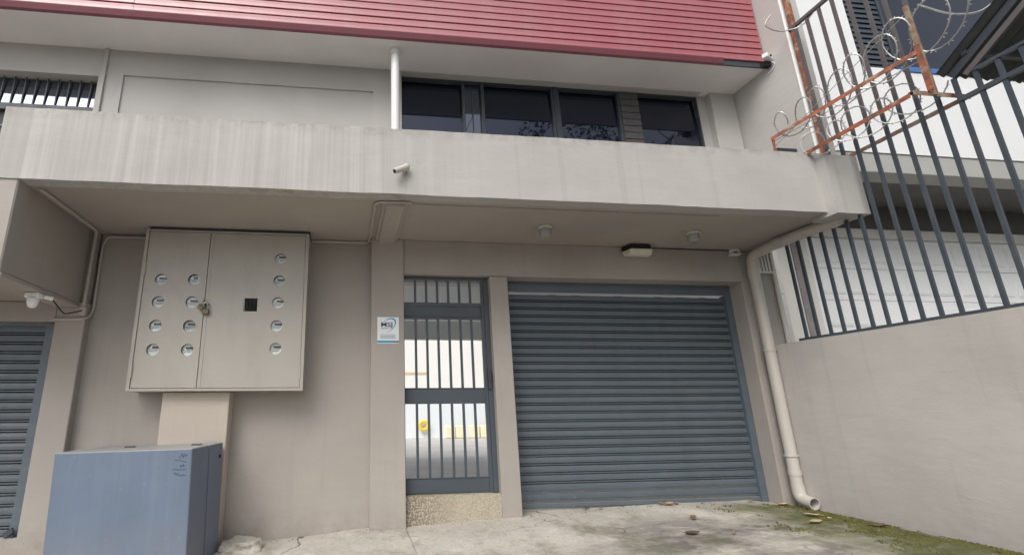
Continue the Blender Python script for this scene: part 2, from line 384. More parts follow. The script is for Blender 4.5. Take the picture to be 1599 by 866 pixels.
def subdiv_box(x0, x1, y0, y1, z0, z1, nx, ny, nz, amp=0, freq=1.0):
    """box with subdivided faces and a little unevenness, for hand-rendered concrete"""
    bm = bmesh.new(); idx = {}
    def vt(i, j, k):
        key = (i, j, k)
        if key not in idx:
            p = Vector((x0+(x1-x0)*i/nx, y0+(y1-y0)*j/ny, z0+(z1-z0)*k/nz))
            d = Vector((noise.noise(p*freq+Vector((7,0,0))), noise.noise(p*freq+Vector((0,9,0))), noise.noise(p*freq+Vector((0,0,5)))))
            d += .5*Vector((noise.noise(p*freq*4), noise.noise(p*freq*4+Vector((3,3,3))), noise.noise(p*freq*4+Vector((8,1,5)))))
            idx[key] = (len(idx), p + d*amp)
        return idx[key][0]
    F = []
    for i in range(nx):
        for k in range(nz):
            F.append((vt(i,0,k), vt(i+1,0,k), vt(i+1,0,k+1), vt(i,0,k+1))); F.append((vt(i,ny,k), vt(i,ny,k+1), vt(i+1,ny,k+1), vt(i+1,ny,k)))
        for j in range(ny):
            F.append((vt(i,j,0), vt(i,j+1,0), vt(i+1,j+1,0), vt(i+1,j,0))); F.append((vt(i,j,nz), vt(i+1,j,nz), vt(i+1,j+1,nz), vt(i,j+1,nz)))
    for j in range(ny):
        for k in range(nz):
            F.append((vt(0,j,k), vt(0,j,k+1), vt(0,j+1,k+1), vt(0,j+1,k))); F.append((vt(nx,j,k), vt(nx,j+1,k), vt(nx,j+1,k+1), vt(nx,j,k+1)))
    bm.free()
    mb = MB(); mb.v = [tuple(p) for _, p in sorted(idx.values(), key=lambda t: t[0])]; mb.f = F; return mb
def bend(pts, r=.05, n=5):
    """round the corners of a polyline"""
    pts = [Vector(p) for p in pts]; out = [pts[0]]
    for i in range(1, len(pts)-1):
        a, b_, c = pts[i-1], pts[i], pts[i+1]
        d1 = (a-b_); d2 = (c-b_); rr = min(r, d1.length*.45, d2.length*.45); p1 = b_+d1.normalized()*rr; p2 = b_+d2.normalized()*rr
        for k in range(n+1):
            t = k/n; out.append(p1*(1-t)**2 + b_*2*t*(1-t) + p2*t*t)
    out.append(pts[-1]); return out

# ------------------------------------------------------------------ ground
GX = [(-12,.02),(-3,.17),(-.7,.255),(.33,.345),(.73,.36),(2.07,.42),(3.5,.45),(5.2,.47),(5.65,.42),(30,.42)]
def gbase(x):
    for (a, za), (b_, zb) in zip(GX, GX[1:]):
        if x <= b_: return za+(zb-za)*max(0,(x-a))/(b_-a)
    return GX[-1][1]
def gz(x, y):
    s = .06*min(1, max(0, (5.0-x)/3.5)) + .004
    z = gbase(x)+(min(y, 6.0)-6)*s
    if y < 3.2:
        z3 = gbase(x)+(3.2-6)*s; t = max(0, (y+.6)/3.8); z = z3*t + .0*(1-t)
    return z
def slab(name, x0, x1, y0, y1, nx, ny, amp, skirt=.25):
    V = []; F = []
    for j in range(ny+1):
        for i in range(nx+1):
            x = x0+(x1-x0)*i/nx; y = y0+(y1-y0)*j/ny
            p = Vector((x, y, 0)); e = min(i, nx-i, j, ny-j) == 0
            dz = noise.noise(p*1.1)*amp + noise.noise(p*4)*amp*.5 + noise.noise(p*13)*amp*.25
            V.append((x, y, gz(x, y) + dz - (.004 if e else 0)))
    for j in range(ny):
        for i in range(nx): a = j*(nx+1)+i; F.append((a, a+1, a+nx+2, a+nx+1))
    ring = [i for i in range(nx+1)] + [(j+1)*(nx+1)-1+0 for j in range(1, ny+1)] + [ny*(nx+1)+i for i in range(nx-1,-1,-1)] + [j*(nx+1) for j in range(ny-1,0,-1)]
    o = len(V)
    for i in ring: V.append((V[i][0], V[i][1], V[i][2]-skirt))
    for k in range(len(ring)): k2 = (k+1)%len(ring); F.append((ring[k], o+k, o+k2, ring[k2]))
    mb = MB(); mb.v = V; mb.f = F
    return struct(build(name, mb, 'concrete', smooth=False))
struct(build('ground', MB().add([(-400,-400,-.14),(400,-400,-.14),(400,400,-.14),(-400,400,-.14)], [(0,1,2,3)]), 'asphalt'))
slab('driveway', .737, 5.80, -.6, 6.32, 110, 150, .009)
slab('pavement', -12, .729, -.6, 6.32, 160, 110, .012)
slab('neighbour_driveway', 5.80, 16, -.6, 8.4, 40, 40, .008)
struct(build('courtyard_floor', B(-8, 16, 6.32, 19.2, .30, .66), 'court_floor'))

# ------------------------------------------------------------------ main building
bld = thing('commercial_building', (1.2, 6.2, .3), 'taupe two-storey building with red ribbed fascia, grey roller shutters and barred gate', 'building')
SOF = 3.75
# ground floor walls
build('wall', subdiv_box(-2.97, .34, 6.12, 6.40, -.1, 3.9, 30, 1, 30, .003), 'wall', bld, smooth=True)
build('pillar', B(.326, .737, 5.965, 6.40, 0, SOF), 'wall', bld, bevel=.008)
build('pillar', B(1.862, 2.10, 6.0, 6.42, 0, 3.29), 'wall', bld, bevel=.008)
build('pilaster', B(-3.285, -2.965, 6.0, 6.40, -.2, 2.86), 'wall', bld, bevel=.008)
build('pilaster', B(5.475, 6.02, 6.03, 6.42, .1, SOF), 'wall', bld, bevel=.006)
build('lintel', B(.739, 5.485, 6.0, 6.42, 3.295, SOF), 'wall', bld, bevel=.007)
build('lintel', B(-9, -3.287, 6.0, 6.40, 2.635, 2.86), 'wall', bld, bevel=.006)
build('wall', B(-9, -3.287, 6.02, 6.40, -.3, .39), 'wall', bld)
build('wall', B(-9, -3.0, 6.12, 6.40, 2.862, 3.9), 'wall', bld)
build('step', subdiv_box(.739, 1.86, 6.03, 6.32, .1, .672, 12, 3, 6, .004, 5), 'pebble', bld)
# balcony
build('soffit', B(-3.06, 6.0, 4.84, 6.60, SOF, SOF+.14), 'soffit', bld)
build('soffit_lip', B(-3.06, 5.56, 4.62, 4.83, SOF-.005, SOF+.14), 'soffit', bld)
build('parapet', subdiv_box(-3.30, 5.545, 4.60, 4.76, SOF-.008, 4.49, 110, 2, 10, .006, 1.6), 'parapet', bld, bevel=0, smooth=True)
build('parapet_end', subdiv_box(5.430, 5.842, 4.486, 4.80, 3.692, 4.408, 8, 4, 10, .004, 2.2), 'parapet', bld, smooth=True)
build('balcony_floor', B(-3.06, 5.6, 4.77, 5.9, SOF+.145, SOF+.20), 'balcony', bld)
build('end_beam', B(-3.30, -3.06, 4.612, 6.12, 2.84, SOF+.3), 'wall', bld, bevel=.012)
build('end_beam_trim', B(-3.315, -3.052, 4.63, 6.0, 2.80, 2.842), 'soffit', bld, bevel=.006)
build('canopy_slab', B(-9, -3.302, 4.80, 6.12, 2.865, 3.05), 'soffit', bld)
hb = MB().box(.375, .655, 4.80, 5.965, SOF-.035, SOF+.02).box(.415, .615, 4.80, 5.985, SOF-.06, SOF-.034)
build('soffit_rib', hb, 'soffit', bld, bevel=.004)
build('drip_strip', B(.70, 4.28, 4.825, 4.845, SOF-.016, SOF+.01), 'soffit', bld)
# upper wall
UY = 5.72
W0, W1, WT, WB = .70, 5.14, 6.085, 4.55
up = MB().box(-3.13, -2.84, UY, 6.1, 3.9, 6.15).box(-2.84, .315, UY, 6.1, 5.74, 6.15).box(.315, W0, UY, 6.1, 3.9, 6.15)
up.box(W1, 5.28, UY+.10, 6.1, 3.9, 6.15).box(W0, W1, UY, 6.1, WT, 6.15).box(W0, W1, UY, 6.1, 3.9, WB).box(-10, -3.13, UY, 6.1, 5.70, 6.15).box(-10,-3.13,UY,6.1,3.0,4.0)
build('upper_wall', up, 'upper', bld)
build('upper_wall', B(5.282, 5.67, UY, 6.1, 3.9, 6.15), 'upper', bld, bevel=.01)
build('recessed_panel', B(-2.84, .315, UY+.022, 6.1, 3.9, 5.74), 'upper', bld)
build('wall_batten', B(-3.09, -3.045, UY-.03, UY, 3.9, 6.10), 'upper', bld, bevel=.004)
build('party_wall', subdiv_box(5.675, 5.95, 4.765, 6.9, 3.9, 9.3, 2, 12, 24, .004), 'upper', bld, smooth=True)
build('party_wall_edge', B(5.668, 5.70, 4.745, 4.764, 4.49, 9.3), 'white', bld, bevel=.004)
build('light_stop_wall', B(-10, 5.67, 6.5, 6.7, 3.9, 8.6), 'upper', bld)  # unseen wall added against light leaks, set shallow to open the courtyard to sky
# roof edge and cladding
RZ, RY = 6.10, 5.10
build('roof_soffit', B(-10, 5.672, RY+.06, 6.5, RZ, RZ+.08), 'roof_soffit', bld)
clad = MB().box(-10, 5.66, RY+.075, RY+.16, RZ+.085, 8.3)
clad = build('roof_cladding', clad, 'roof_trim', bld)
H = .1065
def strip_prof():
    return [(.045,0),(.045,.0),(.044,.016),(-.015,.0185),(-.018,.022),(-.017,H*.6),(-.020,H-.004),(-.015,H),(.045,H)]
for xa, xb, off in ((-10, -2.553, 0.0), (-2.55, 5.655, .002)):
    first = None
    for k in range(20):
        if first is None:
            first = build('roof_strip', MB().extr_x([(RY+.03+off+y, RZ+.065+z) for y, z in strip_prof()], xa, xb), 'roof', clad); FW = WLOC[first.name].copy()
        else:
            o = inst('roof_strip', first, FW+Vector((random.uniform(-.002,.002), random.uniform(-.002,.002), k*H)), clad)
            o.rotation_euler.x = random.uniform(-.014,.014); o.rotation_euler.y = random.uniform(-.0004,.0004)
build('roof_trim', MB().extr_x([(RY-.006,RZ+.078),(RY-.004,RZ+.068),(RY+.022,RZ+.008),(RY+.058,RZ-.004),(RY+.058,RZ+.078)], -10, 5.02), 'roof_trim', bld)
build('gap_shade_board', B(5.022, 5.66, RY+.035, RY+.058, RZ-.002, RZ+.084), 'steel_dark', bld)  # dark strip put in for the shaded gap at the untrimmed end
build('light_stop_roof', B(-10, 5.67, 5.14, 6.72, 8.3, 8.4), 'zinc', bld)  # unseen slab over the shallow body, added against light leaking in
# upper windows
def window(name, label=None):
    e = bpy.data.objects.new(name, None); e.empty_display_size = .1
    return e
win = bpy.data.objects.new('window', None); link(win, (2.9, UY, 4.5), bld); win['label'] = 'dark tinted window band behind the balcony'
PY_ = UY+.13
for x0, x1 in ((.72,1.56),(1.88,2.87),(2.985,3.87),(4.19,5.12)):
    o = build('pane', B(x0, x1, PY_, PY_+.010, WB+.03, WT-.03), 'glass', win); o.rotation_euler.x = rad(-2.3+random.uniform(-.2,.2)); o.location.y -= .02
for x0, x1 in ((W0,.72),(1.56,1.60),(1.835,1.88),(2.87,2.90),(2.945,2.985),(3.87,3.905),(5.12,5.142)):
    build('frame', B(x0, x1, PY_-.03, PY_+.02, WB, WT-.005), 'steel_dark', win, bevel=.003)
build('frame', B(W0, W1, PY_-.028, PY_+.018, WT-.032, WT-.002), 'steel_dark', win)
build('frame', B(W0, W1, PY_-.028, PY_+.018, WB, WB+.028), 'steel_dark', win)
build('pane', B(1.60, 1.835, PY_+.03, PY_+.04, WB+.03, WT-.03), 'glass_grey', win)
build('frame', MB().bar((1.72,PY_+.02,WB+.05),(1.72,PY_+.02,5.95),.012,.012).bar((1.62,PY_+.02,5.35),(1.80,PY_+.02,5.75),.01,.01), 'steel_dark', win)
build('mullion', B(2.90, 2.945, PY_-.04, PY_+.02, WB, WT-.005), 'blind', win)
cm = None
for k in range(14):
    z0 = WB+k*.108
    b1 = B(3.907, 4.188, PY_-.045, PY_+.06, z0+.004, z0+.104) if cm is None else None
    if cm is None: cm = build('block', b1, 'block', win, bevel=.004)
    else:
        if z0+.1 < WT: inst('block', cm, WLOC[cm.name]+Vector((random.uniform(-.003,.003),random.uniform(-.003,.003),k*.108)), win)
build('mullion', B(3.909, 4.186, PY_-.03, PY_+.02, WB, WT-.004), 'shaded_soffit', win)
# upper left window with its grille
wn = bpy.data.objects.new('window', None); link(wn, (-5, UY, 4.3), bld); wn['label'] = 'barred tinted window at the upper left corner'
o = build('pane', B(-10, -3.15, PY_, PY_+.010, 5.30, 5.69), 'glass_grey', wn); o.rotation_euler.x = rad(-4.2); o.location.y -= .008
build('shutter_panel', B(-10, -3.15, PY_, PY_+.012, 4.0, 5.20), 'block', wn)
build('frame', B(-10, -3.135, PY_-.06, PY_+.02, 5.205, 5.295), 'steel_dark', wn, bevel=.004)
build('frame', B(-10, -3.135, PY_-.03, PY_+.02, 5.275, 5.31), 'grey_band', wn, bevel=.004)
build('frame', B(-3.16, -3.132, PY_-.03, PY_+.02, 4.0, 5.70), 'steel_dark', wn)
gb = None
for k in range(26):
    x = -3.26-k*.128
    if gb is None: gb = build('bar', B(x-.007, x+.007, PY_-.02, PY_-.006, 5.30, 5.69), 'steel_dark', wn)
    else: inst('bar', gb, WLOC[gb.name]+Vector((-k*.128,0,0)), wn)
for k in range(6):
    build('bar', B(-10, -3.16, PY_-.022, PY_-.008, 4.05+k*.19, 4.062+k*.19), 'grey_band', wn)

# ---- roller shutters
def shutter(x0, x1, y, ztop, zbot, hdr, gap, nslat, label, leanz=0):
    e = bpy.data.objects.new('roller_shutter', None); link(e, ((x0+x1)/2, y, zbot), bld); e['label'] = label
    zs = ztop-hdr-gap; h = (zs-zbot-.055)/nslat
    prof = [(.060,h),(.000,h),(-.007,h*.97),(-.010,h*.66),(-.007,h*.37),(.000,h*.345),(.045,h*.340),(.045,h*.250),(.002,h*.245),(-.004,h*.225),(-.004,h*.125),(.002,h*.105),(.045,h*.10),(.045,h*.0),(.060,0)]
    s0 = None
    for k in range(nslat):
        z = zbot+.055+k*h
        if s0 is None:
            s0 = build('slat', MB().extr_x([(y+a, z+b_) for a, b_ in prof], x0+.06, x1-.06), 'steel', e)
        else:
            o = inst('slat', s0, WLOC[s0.name]+Vector((random.uniform(-.002,.002), random.uniform(-.004,.004), k*h)), e)
            o.rotation_euler.x = random.uniform(-.022,.022)
            if random.random() < .22: o.location.y += .006; o.rotation_euler.x -= .06
            o.rotation_euler.z = random.uniform(-.0006,.0006)
    build('bottom_bar', B(x0+.06, x1-.06, y-.018, y+.03, zbot, zbot+.053), 'steel', e, bevel=.006)
    for xa, xb in ((x0, x0+.075),(x1-.095, x1)):
        build('guide_rail', MB().box(xa, xb, y-.045, y-.025, zbot-.02, ztop-hdr).box(xa, xa+.012, y-.024, y+.06, zbot-.02, ztop-hdr).box(xb-.012, xb, y-.024, y+.06, zbot-.02, ztop-hdr), 'steel', e)
    build('header_plate', B(x0, x1, y-.05, y-.03, ztop-hdr, ztop), 'steel', e, bevel=.004)
    return e
sh = shutter(2.115, 5.47, 6.30, 3.305, .455, .155, .026, 25, 'wide closed roller shutter under the round lamps')
build('spring_shaft', MB().tube([(2.2,6.55,3.12),(5.4,6.55,3.10)], .03, 10), 'steel_dark', sh, smooth=True)
for x in (2.9,3.25,3.9,4.5,4.85,5.2): build('shaft_bracket', B(x-.05,x+.07,6.48,6.6,3.02,3.17), 'steel_dark', sh)
shutter(-6.6, -3.30, 6.10, 2.62, .40, .03, 0.0, 20, 'roller shutter at the far left edge')
build('shutter_latch', MB().bar((-3.42,6.02,.41),(-3.33,6.0,.47),.02,.05).bar((-3.40,6.02,.46),(-3.33,6.02,.40),.015,.03), 'steel_dark', bld)

# ---- barred gate
GY = 6.13
gt = bpy.data.objects.new('gate', None); link(gt, (1.3, GY, .672), bld); gt['label'] = 'blue-grey barred metal entrance gate'
def gbox(nm, x0, x1, z0, z1, d=.022, mat='gate', bev=.004): return build(nm, B(x0, x1, GY-d, GY+d, z0, z1), mat, gt, bevel=bev)
gbox('top_rail', .745, 1.862, 3.245, 3.288, .025)
gbox('stile', 1.765, 1.80, 2.952, 3.243, .02)
gbox('stile', 1.80, 1.862, .676, 3.243, .034)
gbox('transom', .745, 1.80, 2.905, 2.95, .026)
gbox('panel', .757, 1.756, 2.765, 2.902, .012)
gbox('rail', .757, 1.756, 2.735, 2.763, .024)
gbox('stile', .741, .756, .676, 2.904, .022)
gbox('stile', 1.757, 1.799, .676, 2.904, .026)
gbox('lock_rail', .757, 1.756, 1.70, 1.868, .02)
gbox('rail', .757, 1.756, 1.690, 1.699, .026); gbox('rail', .757, 1.756, 1.869, 1.880, .026)
gbox('bottom_rail', .757, 1.756, .680, .838, .02)
gbox('rail', .757, 1.756, .839, .850, .026)
b0 = {}
for key, z0, z1 in (('a',2.951,3.244),('b',1.881,2.734),('c',.851,1.689)):
    for k in range(6):
        x = .901+k*.1447
        if key not in b0: b0[key] = build('bar', B(x-.0145, x+.0145, GY-.012, GY+.012, z0, z1), 'gate', gt); bx0 = x
        else: inst('bar', b0[key], WLOC[b0[key].name]+Vector((k*.1447,0,0)), gt)
build('lock', MB().box(1.795,1.835,GY-.07,GY-.035,1.86,2.10).box(1.80,1.83,GY-.085,GY-.07,1.96,2.02), 'steel_dark', gt, bevel=.005)

# ---- carport behind the gate
build('carport_roof_sheet', B(-.4, 6.9, 6.78, 9.6, 3.34, 3.345), 'sheet', bld)
build('carport_ceiling', B(.0, 5.9, 6.43, 6.77, 3.34, 3.74), 'ceiling', bld)
build('carport_beam', B(-.4, 6.6, 9.6, 9.75, 2.98, 3.40), 'white', bld)
for x in (1.95, 2.35): build('roof_strut', MB().bar((x,6.7,3.0),(x+1.4,8.6,3.31),.05,.07), 'steel_dark', bld)
build('upper_floor_slab', B(-10, 5.67, 6.45, 6.76, 3.76, 3.9), 'soffit', bld)

cw = tag(build('courtyard_wall', B(-8, 16, 19, 19.3, 1.9, 6.8), 'court_wall'), 'bright white wall seen through the gate bars', 'wall')
build('dado', B(-8, 16, 18.985, 19.3, .66, 1.898), 'court_blue', cw)
build('painted_line', B(-8, 3.2, 18.98, 18.999, 2.98, 3.06), 'orange', cw)
def torus(c, R, r, n=28, k=10):
    mb = MB(); pts = [Vector(c)+Vector((math.cos(2*math.pi*i/n)*R, 0, math.sin(2*math.pi*i/n)*R)) for i in range(n)]
    V = []; F = []
    for i in range(n):
        d = (pts[i]-Vector(c)).normalized()
        for j in range(k): a = 2*math.pi*j/k; V.append(pts[i]+d*math.cos(a)*r+Vector((0,1,0))*math.sin(a)*r)
    for i in range(n):
        for j in range(k): F.append((i*k+j, i*k+(j+1)%k, ((i+1)%n)*k+(j+1)%k, ((i+1)%n)*k+j))
    return mb.add(V, F)
tag(build('hose_coil', torus((3.02,18.85,1.10), .15, .058), 'yellow', smooth=True), 'yellow ring hanging on the pale wall behind the gate', 'ring')
for k, (x, w_) in enumerate(((3.95,.22),(4.32,.2),(4.85,.24),(5.25,.22))):
    tag(build('wheel_stop', B(x-w_, x+w_*.6, 18.3, 18.5, .66, 1.10), 'pale_yellow', bevel=.03), ['pale yellow block by the courtyard wall, nearest the yellow ring','pale yellow block by the courtyard wall, second from the yellow ring','pale yellow block by the courtyard wall, third from the yellow ring','pale yellow block by the courtyard wall, farthest from the yellow ring'][k], 'block', 'yellow blocks along the courtyard wall')

# ------------------------------------------------------------------ right boundary wall and fence
tag(build('boundary_wall', subdiv_box(5.65, 5.85, -3.0, 6.02, .0, 2.405, 1, 60, 16, .006), 'side', smooth=True), 'plain taupe boundary wall rising from the drive on the right', 'wall')
FX = 5.735
fen = thing('security_fence', (FX, 4, 2.41), 'tall dark steel bar fence on top of the taupe boundary wall', 'fence')
build('rail', B(FX-.02, FX+.02, -3.0, 5.58, 2.41, 2.445), 'fence', fen)
build('rail', B(FX-.02, FX+.02, 3.36, 4.80, 6.37, 6.41), 'fence_old', fen)
build('rail', B(FX-.02, FX+.02, -3.0, 3.40, 4.37, 4.41), 'fence', fen)
build('rail', B(FX-.02, FX+.02, -3.0, 3.24, 4.585, 4.615), 'fence', fen)
tall = low = sh_ = None
for k in range(53):
    y = 5.482-k*.1606; w_ = .0165
    if y > 4.80:
        if sh_ is None: sh_ = build('bar', B(FX-.012, FX+.012, y-w_, y+w_, 2.446, 3.74), 'fence', fen); ys = y
        else: inst('bar', sh_, WLOC[sh_.name]+Vector((0, y-ys, 0)), fen)
    elif y > 3.40:
        if tall is None:
            tall = build('bar', B(FX-.012, FX+.012, y-w_, y+w_, 2.446, 4.62), 'fence', fen); ta2 = build('bar', B(FX-.012, FX+.012, y-w_, y+w_, 4.622, 6.369), 'fence_old', fen); yt = y
        else:
            inst('bar', tall, WLOC[tall.name]+Vector((0, y-yt, 0)), fen); inst('bar', ta2, WLOC[ta2.name]+Vector((0, y-yt, 0)), fen)
    else:
        if low is None: low = build('bar', B(FX-.012, FX+.012, y-w_, y+w_, 2.446, 4.369 if False else 4.62), 'fence', fen); yl = y
        else: inst('bar', low, WLOC[low.name]+Vector((0, y-yl, 0)), fen)
build('post', B(FX-.005, FX+.055, 4.70, 4.755, 4.46, 6.9), 'rust', fen, bevel=.004)

# rusty frame for the razor wire
rf = thing('wire_support', (5.6, 4.0, 4.46), 'rusty orange angle-iron frame projecting from the parapet end', 'metal frame')
def angle(nm, a, b_, s, mat, up=(0,0,1)):
    a = Vector(a); b_ = Vector(b_); mb = MB().bar(a, b_, s, .005, up)
    d = (b_-a).normalized(); r = d.cross(Vector(up)).normalized(); mb.bar(a+r*s*.47+Vector(up)*-s*.5, b_+r*s*.47+Vector(up)*-s*.5, .005, s, up)
    return build(nm, mb, mat, rf)
angle('rail', (5.37,4.72,4.505), (5.37,3.50,4.505), .045, 'rust'); angle('rail', (5.955,4.74,4.505), (5.955,3.50,4.505), .045, 'rust_pale')
angle('end_bar', (5.35,3.49,4.515), (5.98,3.49,4.515), .045, 'rust_pale')
angle('upper_rail', (5.15,4.80,4.79), (5.52,3.45,4.965), .042, 'rust')
angle('leg', (5.16,4.80,4.40), (5.16,4.80,4.80), .035, 'rust', (0,1,0))
angle('leg', (5.53,3.46,4.51), (5.53,3.46,5.02), .05, 'rust', (0,1,0))
build('post', MB().bar((5.56,3.455,4.47),(5.56,3.455,5.50),.032,.032,(0,1,0)), 'rust_pale', rf)
build('plate', B(5.20, 5.46, 4.80, 4.86, 4.62, 4.66), 'steel_dark', rf)

def coil(name, p0, p1, R0, R1, turns, label, seed, r=.0068):
    rnd = random.Random(seed); p0 = Vector(p0); p1 = Vector(p1); N = turns*22
    ax = (p1-p0).normalized(); u = ax.cross(Vector((0,0,1))).normalized(); w = ax.cross(u); pts = []
    for i in range(N+1):
        t = i/N; a = 2*math.pi*t*turns; R_ = R0+(R1-R0)*t + .05*noise.noise(Vector((t*turns*1.7, seed, 0)))
        # clipped spirals bunch up rather than run evenly
        s_ = t + .022*math.sin(a*.5+seed) + .012*math.sin(a)
        c = p0.lerp(p1, s_) + Vector((.03*noise.noise(Vector((t*5,seed,1))), 0, .05*noise.noise(Vector((t*4,seed,3)))))
        pts.append(c + ax*math.cos(a)*R_*.82 + Vector((-.10,0,1))*math.sin(a)*R_ + u*(.05*math.cos(a+seed)+.03*math.sin(a*.5)))
    mb = MB().tube(pts, r, 5)
    for i in range(1, N, 2):
        p = pts[i]; d = (pts[i+1]-pts[i-1]).normalized(); q = d.cross(u).normalized()
        if q.length < .5: continue
        for sg in (-1, 1):
            e = p+d*.012*sg
            mb.add([e-d*.009, e+d*.009, p+q*.024*rnd.choice((-1,1))+d*.02*sg], [(0,1,2)])
    return tag(build(name, mb, 'wire', smooth=True), label, 'razor wire', 'coils of razor wire')
coil('razor_wire', (5.42,4.60,4.57), (5.76,3.64,4.68), .15, .19, 5, 'loose razor wire coil running inside the rusty frame', 3)
coil('razor_wire', (5.20,4.70,4.84), (5.66,3.25,5.26), .15, .25, 8, 'razor wire loops standing above the rusty frame', 5)
tag(build('razor_wire', MB().tube(bend([(5.66,3.42,5.5),(5.80,3.30,5.28),(5.95,3.18,5.2),(6.05,3.05,5.32),(5.85,3.0,5.38),(5.65,3.1,5.36)],.1,5), .009, 6), 'wire', smooth=True), 'cut end of razor wire curling beside the dark canopy', 'razor wire', 'coils of razor wire')
tag(build('razor_wire', MB().tube(bend([(5.55,4.9,4.62),(5.58,4.6,4.35),(5.75,4.55,4.1),(5.9,4.58,4.28),(5.92,4.62,4.52)],.12,6), .008, 6), 'wire', smooth=True), 'razor wire loop hanging over the parapet end', 'razor wire', 'coils of razor wire')
tag(build('razor_wire', MB().tube(bend([(5.45,4.70,6.55),(5.35,4.75,6.42),(5.52,4.72,6.30),(5.74,4.6,6.30),(5.74,4.4,6.38)],.1,6), .008, 6), 'wire', smooth=True), 'razor wire loop high on the party wall edge', 'razor wire', 'coils of razor wire')
tag(build('tension_wire', MB().tube([(5.16,4.80,4.74),(5.53,3.46,4.86)], .004, 5).tube([(5.16,4.82,4.66),(5.55,3.46,5.42)], .004, 5), 'wire'), 'thin straight wires strung along the rusty frame', 'wire')

# dark canopy on the fence
cp = thing('metal_canopy', (6.4, 3.0, 4.6), 'dark corrugated metal canopy with steel frame at the upper right', 'canopy')
def cz(y): return 4.66+(3.37-y)*.66
for xx in (5.735, 6.6, 7.5): build('rafter', MB().bar((xx,3.40,cz(3.40)),(xx,1.2,cz(1.2)),.04,.07), 'steel_dark', cp)
build('rafter', MB().bar((5.735,3.30,cz(3.30)-.11),(5.735,1.2,cz(1.2)-.11),.03,.05), 'fence_old', cp)
for k in range(4): build('purlin', MB().bar((5.70,3.25-k*.5,cz(3.25-k*.5)+.055),(8.6,3.25-k*.5,cz(3.25-k*.5)+.055),.04,.04), 'steel_dark', cp)
V = []; F = []; NX = 120
for i in range(NX+1):
    x = 5.64+i*3.0/NX; dz = .018*math.sin(i*2*math.pi/5)
    for y in (3.46, 1.0): V.append((x, y, cz(y)+.10+dz))
for i in range(NX): F.append((2*i,2*i+2,2*i+3,2*i+1))
build('roof_sheet', MB().add(V, F), 'zinc', cp, smooth=True)

# ------------------------------------------------------------------ neighbour
nb = thing('neighbour_building', (11, 8, .42), 'white neighbouring building with panelled garage door behind the bar fence', 'building')
NY, LY = 6.62, 8.0
build('wall', MB().box(7.6, 9.28, NY, 7.0, 5.84, 12).box(9.28, 16.5, NY, 7.0, 5.84, 7.60).box(9.28, 16.5, NY, 7.0, 10.4, 12), 'white', nb)
build('beam', B(7.6, 16.5, NY+.02, 7.0, 5.47, 5.838), 'grey_band', nb, bevel=.01)
build('soffit', B(7.6, 16.5, 7.0, 8.3, 5.49, 5.6), 'shaded_soffit', nb)
build('wall', B(8.05, 16.5, LY, LY+.3, 4.98, 5.49), 'shaded_soffit', nb)
build('ledge', B(8.62, 16.5, LY-.06, LY+.3, 4.80, 4.978), 'offwhite', nb, bevel=.01)
build('wall', B(8.02, 8.34, LY-.10, LY+.3, .3, 5.49), 'offwhite', nb, bevel=.01)
build('wall', B(8.34, 8.42, LY+.02, LY+.3, .3, 5.48), 'white', nb)
build('pillar', B(8.42, 8.64, LY-.04, LY+.3, .3, 4.98), 'brick_col', nb, bevel=.01)
build('pillar', B(8.64, 8.80, LY+.0, LY+.3, .3, 4.80), 'offwhite', nb, bevel=.01)
gd = bpy.data.objects.new('garage_door', None); link(gd, (12.5, LY+.05, .42), nb)
pn = None
for k in range(7):
    z0 = .45+k*.622
    if pn is None:
        mb = B(8.81, 16.4, LY+.03, LY+.06, z0, z0+.612)
        for j in range(12):
            xa = 8.9+j*.63
            mb.box(xa, xa+.53, LY+.018, LY+.031, z0+.12, z0+.50).box(xa+.03, xa+.50, LY+.012, LY+.019, z0+.15, z0+.47)
        pn = build('panel', mb, 'white', gd)
    else: inst('panel', pn, WLOC[pn.name]+Vector((0, random.uniform(-.003,.003), k*.622)), gd)
build('backing', B(8.81, 16.4, LY+.065, LY+.1, .42, 4.82), 'grey_band', gd)
nw = bpy.data.objects.new('window', None); link(nw, (11, NY, 7.6), nb)
build('pane', B(9.28, 16.5, NY+.14, NY+.16, 7.60, 10.4), 'glass', nw)
build('frame', B(9.28, 9.33, NY+.05, NY+.14, 7.60, 10.4), 'steel_dark', nw); build('frame', B(10.10, 10.15, NY+.05, NY+.14, 7.60, 10.4), 'steel_dark', nw)
bl = None
for k in range(24):
    z0 = 7.62+k*.116
    if bl is None: bl = build('slat', MB().add([(9.335,NY+.06,z0),(10.095,NY+.06,z0),(10.095,NY+.09,z0+.125),(9.335,NY+.09,z0+.125),(9.335,NY+.065,z0-.006),(10.095,NY+.065,z0-.006),(10.095,NY+.095,z0+.119),(9.335,NY+.095,z0+.119)],[(0,1,2,3),(7,6,5,4),(0,4,5,1),(1,5,6,2),(2,6,7,3),(3,7,4,0)]), 'blind', nw)
    else: inst('slat', bl, WLOC[bl.name]+Vector((0,0,k*.116)), nw)
build('sill', B(10.12, 16.5, NY-.02, NY+.13, 7.55, 7.67), 'blue', nw, bevel=.008)

